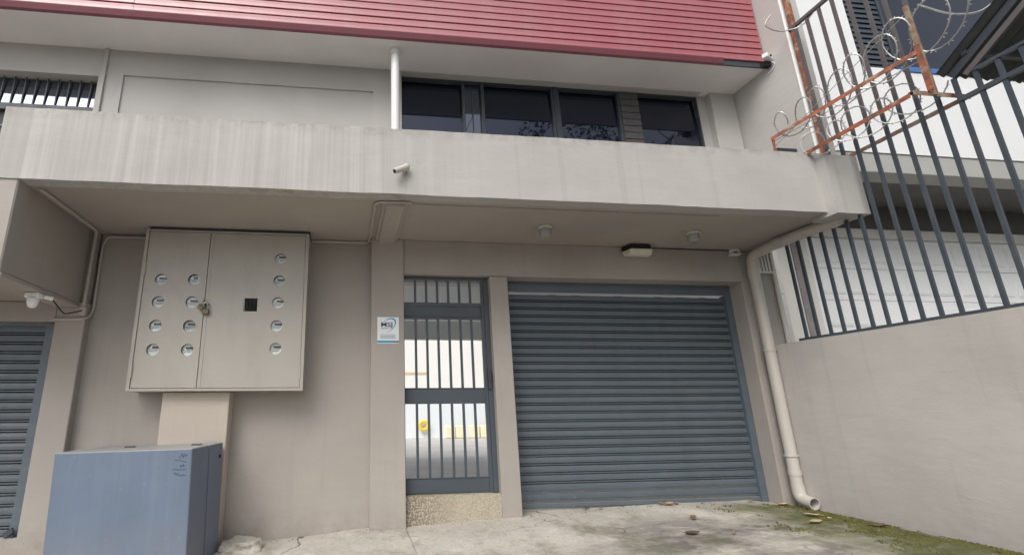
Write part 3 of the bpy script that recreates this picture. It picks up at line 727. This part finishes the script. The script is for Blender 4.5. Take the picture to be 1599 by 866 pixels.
# ------------------------------------------------------------------ meter cabinet on its pier
tag(build('cabinet_pier', B(-1.985, -1.262, 5.90, 6.119, -.1, 1.838), 'pier', bevel=.008), 'beige painted pier under the meter cabinet', 'pier')
CY = 5.79
cab = thing('meter_cabinet', (-1.38, 5.95, 1.84), 'taupe steel electric meter cabinet with rows of round glass meters', 'meter cabinet')
CX0, CX1, CZ0, CZ1 = -2.335, -.448, 1.842, 3.708
fr = MB().box(CX0, CX0+.035, CY-.012, 6.118, CZ0, CZ1).box(CX1-.035, CX1, CY-.012, 6.118, CZ0, CZ1)
fr.box(CX0+.035, CX1-.035, CY-.010, 6.116, CZ0, CZ0+.028).box(CX0+.035, CX1-.035, CY-.010, 6.116, CZ1-.02, CZ1).box(CX0+.035, CX1-.035, 6.08, 6.115, CZ0+.028, CZ1-.02)
build('body', fr, 'cabinet', cab)
build('dark_top_strip', B(CX0+.03, CX1+.01, CY+.01, 6.11, CZ1+.002, CZ1+.03), 'steel_dark', cab)  # thin dark strip set back above the cabinet body
XS = -1.604
def door_panel(x0, x1, z0, z1, holes, sq=None):
    bm = bmesh.new()
    def loop(pts):
        vs_ = [bm.verts.new((x, CY, z)) for x, z in pts]
        for i in range(len(vs_)): bm.edges.new((vs_[i], vs_[(i+1)%len(vs_)]))
    loop([(x0,z0),(x1,z0),(x1,z1),(x0,z1)])
    for (cx, cz_) in holes: loop([(cx+.0675*math.cos(2*math.pi*i/28), cz_+.0675*math.sin(2*math.pi*i/28)) for i in range(28)])
    if sq: loop([(sq[0],sq[2]),(sq[1],sq[2]),(sq[1],sq[3]),(sq[0],sq[3])])
    bmesh.ops.triangle_fill(bm, use_beauty=True, use_dissolve=False, edges=bm.edges[:])
    ext = bmesh.ops.extrude_face_region(bm, geom=bm.faces[:])
    for g in ext['geom']:
        if isinstance(g, bmesh.types.BMVert): g.co.y += .016
    bm.verts.index_update(); mb = MB(); mb.v = [tuple(v.co) for v in bm.verts]; mb.f = [tuple(v.index for v in f.verts) for f in bm.faces]; bm.free(); return mb
ML = [(-2.112,3.10),(-1.745,3.105),(-2.114,2.834),(-1.746,2.838),(-2.112,2.561),(-1.746,2.563),(-2.109,2.291),(-1.741,2.292)]
MR = [(-.776,3.383),(-.776,3.110),(-.777,2.848),(-.778,2.572),(-.775,2.309)]
SQ = (-1.165, -1.005, 2.735, 2.895)
d1 = build('door', door_panel(CX0+.04, XS-.004, CZ0+.034, CZ1-.026, ML), 'cabinet', cab)
d2 = build('door', door_panel(XS+.004, CX1-.04, CZ0+.034, CZ1-.026, MR, SQ), 'cabinet', cab)
build('fold_strip', B(XS+.03, XS+.042, CY-.004, CY+.002, CZ0+.05, CZ1-.04), 'cabinet', d2)
for dd, xx in ((d1, CX0+.037), (d2, CX1-.037)):
    for zz in (1.98, 3.15): build('hinge', MB().tube([(xx,CY-.010,zz),(xx,CY-.010,zz+.14)], .009, 8), 'cabinet', dd)
build('backplate', B(CX0+.04, CX1-.04, CY+.13, CY+.15, CZ0+.03, CZ1-.03), 'meter_metal', cab)
for i, (x, z) in enumerate(ML+MR):
    e = bpy.data.objects.new('meter', None); link(e, (x, CY+.05, z), cab)
    build('dial', MB().lathe((x, CY+.040, z), [(.066,-.05),(.066,0),(.060,.006)], 'y', 28), 'meter_metal' if i%4==1 else 'meter_face', e)
    build('glass', MB().lathe((x, CY+.028, z), [(.0655,0),(.0655,.022),(.060,.036),(.04,.044),(.012,.047)], 'y', 28), 'lens', e, smooth=True)
    wd = .075 if i != 1 else .045
    dz = random.uniform(-.004,.010); dx = random.uniform(-.006,.006)
    build('display', B(x-.02+dx, x-.02+wd+dx, CY+.026, CY+.033, z+.008+dz, z+.030+dz), 'display', e)
    build('label_plate', MB().box(x-.05, x+.045, CY+.0265, CY+.0335, z-.008+dz, z-.004+dz).box(x-.04, x+.03, CY+.0265, CY+.0335, z-.024+dz, z-.021+dz), 'sign_grey', e)
ew = bpy.data.objects.new('breaker_window', None); link(ew, (-1.085, CY, 2.735), cab)
build('liner', MB().box(SQ[0],SQ[0]+.008,CY+.0165,CY+.06,SQ[2],SQ[3]).box(SQ[1]-.008,SQ[1],CY+.0165,CY+.06,SQ[2],SQ[3]).box(SQ[0],SQ[1],CY+.017,CY+.061,SQ[2]-.001,SQ[2]+.008), 'meter_metal', ew)
build('breaker', MB().box(SQ[0]+.012,SQ[1]-.022,CY+.024,CY+.10,SQ[2]+.014,SQ[3]-.006).box(SQ[0]+.03,SQ[0]+.05,CY-.004,CY+.004,SQ[2]+.03,SQ[3]-.03).box(SQ[0]+.07,SQ[0]+.09,CY-.004,CY+.004,SQ[2]+.03,SQ[3]-.03).box(SQ[0]+.105,SQ[0]+.12,CY-.004,CY+.004,SQ[2]+.03,SQ[3]-.03), 'black', ew, bevel=.003)
pk = bpy.data.objects.new('padlock', None); link(pk, (-1.59, CY-.03, 2.72), cab)
build('hasp', MB().bar((-1.66,CY-.012,2.80),(-1.55,CY-.015,2.81),.016,.03).bar((-1.60,CY-.03,2.86),(-1.60,CY-.005,2.72),.02,.03).bar((-1.66,CY-.03,2.775),(-1.60,CY-.04,2.76),.04,.035), 'brass', pk, bevel=.004)
build('shackle', MB().tube(bend([(-1.595,CY-.03,2.75),(-1.60,CY-.05,2.82),(-1.56,CY-.05,2.83),(-1.545,CY-.03,2.75)],.02,4), .008, 8), 'meter_metal', pk, smooth=True)
build('lock_body', MB().box(-1.61,-1.535,CY-.055,CY-.02,2.69,2.755), 'brass', pk, bevel=.008)

# ------------------------------------------------------------------ grey electrical box
EB = rot3(rad(-11.0), rad(1.6), rad(-1.55)); EO = Vector((-1.406, 5.150, 1.284)); EW, ED, EH = 1.376, .69, 1.25
def eb(mb):
    mb.v = [tuple(EO + EB @ Vector(p)) for p in mb.v]; return mb
ebx = thing('electrical_box', tuple(EO + EB @ Vector((-EW/2, ED/2, -EH))), 'large blue-grey steel electrical box standing below the meter cabinet', 'electrical box')
build('body', eb(B(-EW+.003, -.003, .378, ED, -EH, -.003)), 'box', ebx, bevel=.008, seg=2)
build('gasket', eb(B(-EW+.022, -.022, .358, .377, -EH+.02, -.022)), 'black', ebx)
cv = build('front_cover', eb(B(-EW, 0, 0, .357, -EH, 0)), 'box', ebx, bevel=.012, seg=3)
for x in (-EW*.62, -.14):
    build('hinge', eb(MB().box(x-.05, x+.05, .345, .40, 0, .006).tube([(x-.05,.368,.008),(x+.05,.368,.008)], .008, 8)), 'steel_dark', ebx)
build('lock', eb(MB().lathe((0,0,0), [(.020,0),(.018,.008)], 'z', 14)) if False else eb(B(-.004, .006, .60, .635, -.155, -.12)), 'black', ebx, bevel=.004)
ink = MB()
def stroke(pts, w_=.0045):
    global ink
    for a, b_ in zip(pts, pts[1:]):
        a = Vector((a[0], -.0015, a[1])); b_ = Vector((b_[0], -.0015, b_[1])); ink.bar(a, b_, w_, .002, (0,1,0))
rnd = random.Random(4)
def scrawl(x, z, w_, h_, n_):
    p = [(x + w_*i/n_ + rnd.uniform(-.006,.006), z + h_*rnd.uniform(-.5,.5)) for i in range(n_+1)]; stroke(p)
scrawl(-.125, -.06, .055, .045, 7); scrawl(-.068, -.063, .02, .03, 3)
stroke([(-.165,-.098),(-.115,-.103),(-.05,-.122)]); scrawl(-.115, -.15, .045, .026, 6)
stroke([(-.18,-.182),(-.11,-.188),(-.055,-.183)]); scrawl(-.165, -.22, .045, .03, 5); scrawl(-.115, -.235, .065, .016, 8)
build('handwriting', eb(ink), 'ink', cv)

# ------------------------------------------------------------------ sign
PYS = 5.963
sg = thing('sign', (.536, PYS, 2.397), 'small white estate agent sign with blue logo on the pillar', 'sign')
build('board', B(.404, .668, PYS-.006, PYS, 2.397, 2.724), 'sign_white', sg)
def text_mesh(txt, size):
    cu = bpy.data.curves.new('t', 'FONT'); cu.body = txt; cu.size = size; cu.extrude = .0008; cu.offset = size*.018
    ob = bpy.data.objects.new('t', cu); COL.objects.link(ob); dg = bpy.context.evaluated_depsgraph_get()
    me = ob.evaluated_get(dg).to_mesh(); V = [tuple(v.co) for v in me.vertices]; F = [tuple(p.vertices) for p in me.polygons]
    ob.evaluated_get(dg).to_mesh_clear(); bpy.data.objects.remove(ob); return V, F
V, F = text_mesh('MSJ', .075); mx = max(v[0] for v in V)
TY = PYS-.0085
build('lettering', MB().add([(.444+v[0]/mx*.145, TY-v[2], 2.607+v[1]) for v in V], F), 'sign_navy', sg)
V = []; F = []
for i in range(41):                       # crescent swoosh of the logo
    t = i/40; a = rad(115)+(-rad(250))*t; w_ = .002+.013*math.sin(math.pi*min(1, t*1.05))**1.2
    ca, sa = math.cos(a), math.sin(a)
    for r_ in (1, 1+w_/.075):
        ex, ez = .100*ca*r_, .064*sa*r_; c_, s_ = math.cos(rad(42)), math.sin(rad(42))
        V.append((.532+ex*c_-ez*s_, TY, 2.618+ex*s_+ez*c_))
for i in range(40): F.append((2*i,2*i+1,2*i+3,2*i+2))
build('logo_swoosh', MB().add(V, F), 'sign_blue', sg)
tl = MB(); rr_ = random.Random(9)
for z, h_, x0, x1 in ((2.589,.006,.447,.545),(2.577,.004,.447,.53),(2.508,.004,.44,.63),(2.487,.009,.44,.632),(2.464,.011,.44,.632)):
    x = x0
    while x < x1:
        w_ = rr_.uniform(.006,.013); tl.box(x, min(x+w_, x1), TY-.001, TY, z, z+h_*rr_.uniform(.8,1)); x += w_+rr_.choice((.002,.002,.003,.007))
build('small_print', tl, 'sign_grey', sg)
build('footer_band', B(.406, .600, TY-.001, TY, 2.408, 2.436), 'sign_blue', sg); build('footer_band', B(.600, .667, TY-.001, TY, 2.408, 2.436), 'sign_grey', sg)

# ------------------------------------------------------------------ lamps, cameras
def ceil_lamp(x, y, label):
    e = thing('ceiling_lamp', (x, y, SOF-.14), label, 'lamp', 'round lamps under the balcony')
    build('base', MB().lathe((x,y,SOF), [(.082,-.035),(.086,-.03),(.086,-.012),(.080,0)], 'z', 8), 'plastic', e, bevel=.003)
    build('glass_cover', MB().lathe((x,y,SOF-.035), [(.050,-.098),(.068,-.090),(.074,-.075),(.068,-.070),(.076,-.055),(.070,-.050),(.077,-.034),(.072,-.030),(.076,-.010),(.076,0)], 'z', 24), 'lamp_glass', e, smooth=True)
ceil_lamp(2.39, 5.36, 'round ribbed-glass lamp under the balcony above the gate side of the shutter')
ceil_lamp(4.34, 5.37, 'round ribbed-glass lamp under the balcony near the drainpipe')
bk = thing('bulkhead_lamp', (3.92, 5.93, 3.60), 'oblong black and cream bulkhead lamp on the lintel above the shutter', 'lamp')
hx = lambda w, z: [(-w,0),(-w+.06,-.075),(w-.06,-.075),(w,0)]
def trap(x0, x1, y0, y1, z0, z1, cut):
    return MB().add([(x0+cut,y0,z0),(x1-cut,y0,z0),(x1,y1,z0),(x0,y1,z0),(x0+cut,y0,z1),(x1-cut,y0,z1),(x1,y1,z1),(x0,y1,z1)], [(0,3,2,1),(4,5,6,7),(0,1,5,4),(1,2,6,5),(2,3,7,6),(3,0,4,7)])
build('housing', trap(3.735, 4.115, 5.83, 5.999, 3.675, 3.735, .05), 'black', bk, bevel=.008)
build('diffuser', MB().add([(3.765,5.86,3.60),(4.085,5.86,3.60),(4.10,5.98,3.60),(3.75,5.98,3.60),(3.765,5.82,3.672),(4.085,5.82,3.672),(4.115,5.995,3.672),(3.735,5.995,3.672)], [(0,3,2,1),(4,5,6,7),(0,1,5,4),(1,2,6,5),(2,3,7,6),(3,0,4,7)]), 'plastic', bk, bevel=.012, seg=2)
sn = thing('motion_sensor', (5.40, 5.95, 3.68), 'small white box sensor at the right end of the lintel', 'sensor')
build('case', MB().box(5.35, 5.455, 5.93, 5.999, 3.715, 3.748).box(5.35,5.365,5.93,5.999,3.675,3.715).box(5.44,5.455,5.93,5.999,3.675,3.715).add([(5.325,5.91,3.668),(5.465,5.91,3.668),(5.465,5.999,3.665),(5.325,5.999,3.665),(5.34,5.93,3.69),(5.455,5.93,3.69),(5.455,5.999,3.69),(5.34,5.999,3.69)], [(0,3,2,1),(4,5,6,7),(0,1,5,4),(1,2,6,5),(2,3,7,6),(3,0,4,7)]), 'white_plastic', sn)
build('window', B(5.366, 5.439, 5.95, 5.998, 3.692, 3.714), 'black', sn)
tag(build('sensor_cable', MB().tube([(4.12,5.992,3.742),(4.7,5.99,3.738),(5.34,5.992,3.740)], .006, 6), 'black'), 'thin dark cable along the lintel between lamp and sensor', 'cable')
sc_ = thing('security_camera', (.54, 4.55, 3.97), 'small pale cylindrical camera fixed to the balcony front', 'camera')
build('housing', MB().tube([(.475,4.50,3.945),(.49,4.505,3.955),(.58,4.545,4.01),(.61,4.555,4.03),(.618,4.56,4.034)], [.027,.030,.036,.038,.030], 16), 'pvc', sc_, smooth=True)
build('lens', MB().tube([(.468,4.497,3.941),(.476,4.5005,3.9455)], .019, 12), 'black', sc_)
build('mount', MB().tube([(.575,4.553,3.985),(.575,4.60,3.985)], .018, 10), 'pvc', sc_)
rc = thing('security_camera', (5.60, 5.03, 6.12), 'tiny white camera at the lower right corner of the red fascia', 'camera')
build('housing', MB().bar((5.52,4.98,6.165),(5.655,5.04,6.165),.07,.06), 'white_plastic', rc, bevel=.006)
build('lens', MB().bar((5.60,4.985,6.165),(5.61,4.965,6.165),.02,.02), 'black', rc)
build('bracket', B(5.56, 5.66, 5.04, 5.11, 6.06, 6.13), 'black', rc)
build('cable', MB().tube(bend([(5.645,5.03,6.13),(5.665,4.99,6.06),(5.668,5.04,6.0),(5.66,5.12,5.99)],.03,4), .006, 6), 'white_plastic', rc)
ll = thing('wall_lamp', (-3.14, 5.28, 2.62), 'white plastic lamp under the beam above the left shutter', 'lamp')
build('base', MB().box(-3.20,-3.06,5.23,5.33,2.742,2.80), 'white_plastic', ll, bevel=.012)
build('cover', MB().lathe((-3.125,5.27,2.742), [(.020,-.10),(.036,-.088),(.052,-.045),(.056,-.01),(.05,0)], 'z', 18), 'white_plastic', ll, smooth=True)
build('socket', MB().tube([(-3.05,5.31,2.765),(-2.99,5.36,2.755)], .02, 8), 'white_plastic', ll)
tag(build('lamp_cable', MB().tube(bend([(-3.0,5.35,2.76),(-3.02,5.55,2.70),(-3.04,5.70,2.66),(-3.0,5.92,2.74),(-2.98,5.985,2.77)],.06,5), .007, 6), 'black', smooth=True), 'black cable sagging from the white lamp to the pilaster', 'cable')

# ------------------------------------------------------------------ pipes and conduits
dp = thing('drainpipe', (5.57, 5.88, .45), 'fat taupe drainpipe in the corner beside the wide shutter', 'drainpipe')
PXp, PYp = 5.575, 5.90
build('pipe', MB().tube(bend([(5.74,4.70,3.86),(5.70,4.72,3.70),(5.60,5.0,3.685),(5.565,5.50,3.665),(PXp,5.88,3.63),(PXp,PYp,3.45),(PXp+.005,PYp,1.0),(PXp+.005,PYp,.62)],.14,8), .066, 20), 'pvc', dp, smooth=True)
build('collar', MB().tube([(PXp,PYp,3.34),(PXp,PYp,3.45)], .073, 20), 'pvc', dp, smooth=True)
build('collar', MB().tube([(PXp+.005,PYp,.80),(PXp+.005,PYp,.86)], .073, 20), 'pvc', dp, smooth=True)
build('collar', MB().tube([(5.575,5.36,3.672),(5.568,5.47,3.667)], .074, 20), 'pvc', dp, smooth=True)
el = bend([(PXp+.005,PYp,.70),(PXp+.005,PYp-.01,.53),(PXp-.005,PYp-.20,.505)],.12,8)
eo = MB().tube(el, .071, 22, caps=False); ei = MB().tube(el, .060, 22, caps=False); eo.add(ei.v, [tuple(reversed(f)) for f in ei.f])
n0 = len(el)*22
for k in range(22): eo.f.append(((len(el)-1)*22+k, (len(el)-1)*22+(k+1)%22, n0+(len(el)-1)*22+(k+1)%22, n0+(len(el)-1)*22+k))
build('outlet_elbow', eo, 'pvc', dp, smooth=True)
for z in (2.325, 1.02): build('bracket', MB().tube([(PXp,PYp,z),(PXp,PYp,z+.022)], .076, 20).box(PXp+.05, 5.668, PYp-.035, PYp-.02, z, z+.022), 'pvc', dp)
tag(build('vent_pipe', MB().tube([(.575,5.34,3.9),(.575,5.34,6.07)], .054, 18).tube([(.575,5.34,6.02),(.575,5.34,6.098)], .063, 18), 'white_pvc', smooth=True), 'white round pipe rising from the parapet to the roof soffit', 'pipe')
tag(build('conduit', MB().tube(bend([(-.44,6.09,3.725),(.29,6.09,3.725),(.30,5.95,3.728),(.30,4.79,3.728),(.68,4.775,3.728)],.08,6), .014, 8), 'conduit', smooth=True), 'thin painted conduit from the meter cabinet along the soffit rib', 'conduit')
tag(build('conduit', MB().tube(bend([(-2.34,6.095,3.705),(-2.90,6.095,3.705),(-2.945,6.095,3.60),(-2.935,6.09,2.76),(-2.95,5.985,2.66),(-3.30,5.985,2.655)],.12,8), .016, 8), 'conduit', smooth=True), 'painted conduit looping from the meter cabinet down to the left pilaster', 'conduit')
tag(build('conduit', MB().tube(bend([(-2.975,4.80,3.73),(-2.97,5.96,3.73),(-2.985,5.975,3.60),(-2.99,5.975,2.76)],.06,6), .020, 8), 'conduit', smooth=True), 'straight painted conduit down the corner of the left end beam', 'conduit')
tag(build('junction_box', B(-3.02, -2.955, 5.95, 5.999, 2.70, 2.80), 'conduit', bevel=.006), 'small painted junction box on top of the left pilaster', 'junction box')
vb = thing('vent_grille', (5.80, 6.0, 3.50), 'small white louvred vent box behind the drainpipe top', 'vent')
build('frame', MB().box(5.70,5.97,5.97,6.028,3.42,3.445).box(5.70,5.715,5.97,6.028,3.445,3.72).box(5.955,5.97,5.97,6.028,3.445,3.72), 'offwhite', vb)
for k in range(4): build('louvre', B(5.75+k*.05, 5.775+k*.05, 5.975, 6.026, 3.446, 3.72), 'offwhite', vb)
tag(build('edge_pipe', MB().tube([(5.985,6.0,2.42),(5.985,6.0,3.73)], .028, 10), 'offwhite', smooth=True), 'slim pale pipe on the building edge beside the fence end', 'pipe')

# ------------------------------------------------------------------ rubble and leaves
def lump(c, r, seed, sx=(1,1,1), lab=''):
    bm = bmesh.new(); bmesh.ops.create_icosphere(bm, subdivisions=4, radius=1)
    mb = MB()
    for v in bm.verts:
        p = v.co.copy(); k = 1+.28*noise.noise(p*1.3+Vector((seed,0,0)))+.16*noise.noise(p*3.2+Vector((0,seed,0)))+.07*noise.noise(p*8)
        p = Vector((max(-.75,min(.75,p.x)), max(-.8,min(.8,p.y)), max(-.6,min(.62,p.z))))*k*r
        v.co = Vector(c)+Vector((p.x*sx[0], p.y*sx[1], p.z*sx[2]))
    bm.verts.index_update(); mb.v = [tuple(v.co) for v in bm.verts]; mb.f = [tuple(v.index for v in f.verts) for f in bm.faces]; bm.free()
    return mb
tag(build('concrete_rubble', lump((-1.02,5.86,.235), .26, 2, (1.05,.75,.55)), 'concrete', smooth=True), 'broken concrete lump at the wall foot beside the electrical box', 'rubble')
def leaf(x, y, s, ang, mat, label, curl=.5, asp=.55):
    z0 = gz(x, y)+.016; V = []; F = []; n_ = 8
    for i in range(n_+1):
        t = i/n_; w_ = math.sin(math.pi*t**.8)*asp*s*.5+.001; l = (t-.5)*s
        for j, q in enumerate((-1, -.5, 0, .5, 1)):
            V.append((l, q*w_, curl*s*(.13*q*q + .22*(t-.5)**2)+.004*math.sin(7*t+3*q)))
    for i in range(n_):
        for j in range(4): a = i*5+j; F.append((a, a+1, a+6, a+5))
    c_, s_ = math.cos(ang), math.sin(ang)
    mb = MB().add([(x+a*c_-b_*s_, y+a*s_+b_*c_, z0+d) for a, b_, d in V], F)
    mb.tube([(x-.5*s*c_, y-.5*s*s_, z0+curl*s*.075), (x-.72*s*c_, y-.72*s*s_, z0+.008)], .0022, 4)
    return tag(build('fallen_leaf', mb, mat, smooth=True), label, 'leaf', 'dry leaves fallen on the drive')
leaf(4.03,6.16,.15,.4,'leaf_pale','largest pale leaf of the cluster at the foot of the shutter',.9)
leaf(3.95,6.19,.11,2.2,'leaf_dry','brown leaf at the left of the cluster at the foot of the shutter',1.0)
leaf(4.15,6.19,.08,1.2,'leaf_pale','small leaf at the right of the cluster at the foot of the shutter',.8)
leaf(3.83,5.46,.13,.9,'leaf_dry','curled brown leaf in the middle of the drive below the shutter',1.1)
leaf(3.44,4.95,.17,.1,'leaf_dark','dark flat leaf lying on the drive near the grey stain',.3)
leaf(3.80,4.84,.07,.7,'leaf_dry','small rust-brown leaf alone on the drive',.8)
leaf(5.06,5.24,.15,2.7,'leaf_pale','pale leaf on the moss below the pipe outlet',.8)
leaf(4.86,5.00,.17,.2,'leaf_pale','large pale leaf on the mossy edge of the drive',.4)
leaf(5.12,5.10,.07,.5,'leaf_pale','tiny pale leaf on the moss beside the larger pale leaf',.5)
leaf(5.26,4.73,.18,-.3,'leaf_dark','long dark leaf on the moss by the boundary wall',.5)
leaf(5.08,6.10,.09,.3,'leaf_dry','brown leaf near the right end of the shutter',.9)
leaf(5.36,5.92,.14,-.2,'leaf_pale','pale leaf against the wall foot left of the pipe outlet',.8)
leaf(5.47,5.72,.12,1.0,'leaf_dark','dark damp leaf under the pipe outlet',.7)
leaf(2.95,6.17,.10,.1,'leaf_dark','dark crumpled leaf at the left foot of the shutter',.8)
leaf(3.12,6.15,.08,1.5,'leaf_dry','small brown leaf left of the cluster at the shutter foot',.9)

gr = MB(); gq = random.Random(21)
for i in range(420):
    x = gq.uniform(-1.0, 5.6); y = gq.uniform(3.2, 6.1) if gq.random() < .6 else 6.12-abs(gq.gauss(0, .16)); r_ = gq.uniform(.003, .009)*(1.6 if gq.random() < .08 else 1); z = gz(x, y)+.006
    P = [(x+r_*gq.uniform(.7,1.3)*a, y+r_*gq.uniform(.7,1.3)*b_, z+r_*.6*c_) for a, b_, c_ in ((1,0,0),(0,1,0),(-1,0,0),(0,-1,0),(0,0,1),(0,0,-1))]
    gr.add(P, [(0,1,4),(1,2,4),(2,3,4),(3,0,4),(1,0,5),(2,1,5),(3,2,5),(0,3,5)])
ms = MB(); mq = random.Random(33)
for i in range(9000):                                   # cushions of moss along the wall foot
    x = 5.66-abs(mq.gauss(0, .55)); y = mq.uniform(2.6, 6.02)
    if x < 4.3 or noise.noise(Vector((x*2.6, y*1.9, 4)))+.35*noise.noise(Vector((x*9, y*7, 1))) < .50*(5.5-x)-.26: continue
    z = gz(x, y)-.002; r_ = mq.uniform(.006, .016); h_ = r_*mq.uniform(.5, 1.0); a0 = mq.uniform(0, 6.28)
    P = [(x+math.cos(a0+k*1.2566)*r_*mq.uniform(.7,1.2), y+math.sin(a0+k*1.2566)*r_*mq.uniform(.7,1.2), z) for k in range(5)]+[(x, y, z+h_+.006)]
    ms.add(P, [(k, (k+1)%5, 5) for k in range(5)])
m_ = build('moss', ms, 'moss'); m_['kind'] = 'stuff'; m_['label'] = 'green moss growing along the foot of the boundary wall'; m_['category'] = 'moss'
lt = MB(); lq = random.Random(35)
for i in range(150):
    x, y = (5.6-abs(lq.gauss(0, .25)), lq.uniform(3.4, 6.0)) if lq.random() < .6 else (lq.uniform(2.2, 5.5), 6.2-abs(lq.gauss(0, .09)))
    z = gz(x, y)+.014; r_ = lq.uniform(.008, .03); a0 = lq.uniform(0, 6.28); c_, s_ = math.cos(a0), math.sin(a0); t_ = lq.uniform(-.5, .5)*r_
    lt.add([(x+r_*c_, y+r_*s_, z+t_), (x-r_*.4*s_, y+r_*.4*c_, z+abs(t_)*.5), (x-r_*c_, y-r_*s_, z-t_*.3), (x+r_*.4*s_, y-r_*.4*c_, z+abs(t_)*.4)], [(0,1,2,3)])
l_ = build('leaf_litter', lt, 'leaf_dark'); l_['kind'] = 'stuff'; l_['label'] = 'brown crumbs of leaf litter gathered at the wall foot'; l_['category'] = 'leaf litter'
g_ = build('grit', gr, 'grit'); g_['kind'] = 'stuff'; g_['label'] = 'fine grit and crumbs scattered over the concrete drive'; g_['category'] = 'grit'

# ------------------------------------------------------------------ street trees behind the camera (seen in the glass)
def tree(x, y, h, cr, seed, label):
    rnd = random.Random(seed); e = thing('street_tree', (x, y, -.14), label, 'tree', 'street trees across the road')
    tr = MB().tube([(x,y,-.2),(x+.1,y,h*.2),(x-.05,y+.1,h*.42),(x+.1,y,h*.62)], [.28,.22,.17,.09], 10)
    cl = []
    for k in range(11):
        a = rnd.uniform(0, 6.28); z = h*rnd.uniform(.5,.92); r = cr*rnd.uniform(.25,.85); p = Vector((x+math.cos(a)*r, y+math.sin(a)*r, z))
        tr.tube([(x,y+.05,h*rnd.uniform(.32,.5)), ((x+p.x)/2,(y+p.y)/2,(h*.42+p.z)/2+.3), tuple(p)], [.11,.07,.02], 6); cl.append((p, cr*rnd.uniform(.32,.55)))
    build('trunk', tr, 'bark', e, smooth=True)
    mb = MB()
    for p, r in cl:
        for i in range(1500):
            d = Vector((rnd.gauss(0,1), rnd.gauss(0,1), rnd.gauss(0,.8))).normalized()*r*rnd.uniform(.35,1.05)**.6; c = p+d
            s = rnd.uniform(.05,.11); u = Vector((rnd.gauss(0,1),rnd.gauss(0,1),rnd.gauss(0,.6))).normalized(); w_ = u.cross(Vector((rnd.gauss(0,1),rnd.gauss(0,1),rnd.gauss(0,1)))).normalized()
            mb.add([c-u*s, c+w_*s*.45, c+u*s, c-w_*s*.45], [(0,1,2,3)])
    build('crown', mb, 'foliage', e)
tree(9.0, -7.0, 13.5, 4.0, 11, 'leafy street tree mirrored in the middle upper panes')
tree(15.5, -8.5, 14.0, 4.2, 12, 'leafy street tree mirrored in the rightmost upper pane')
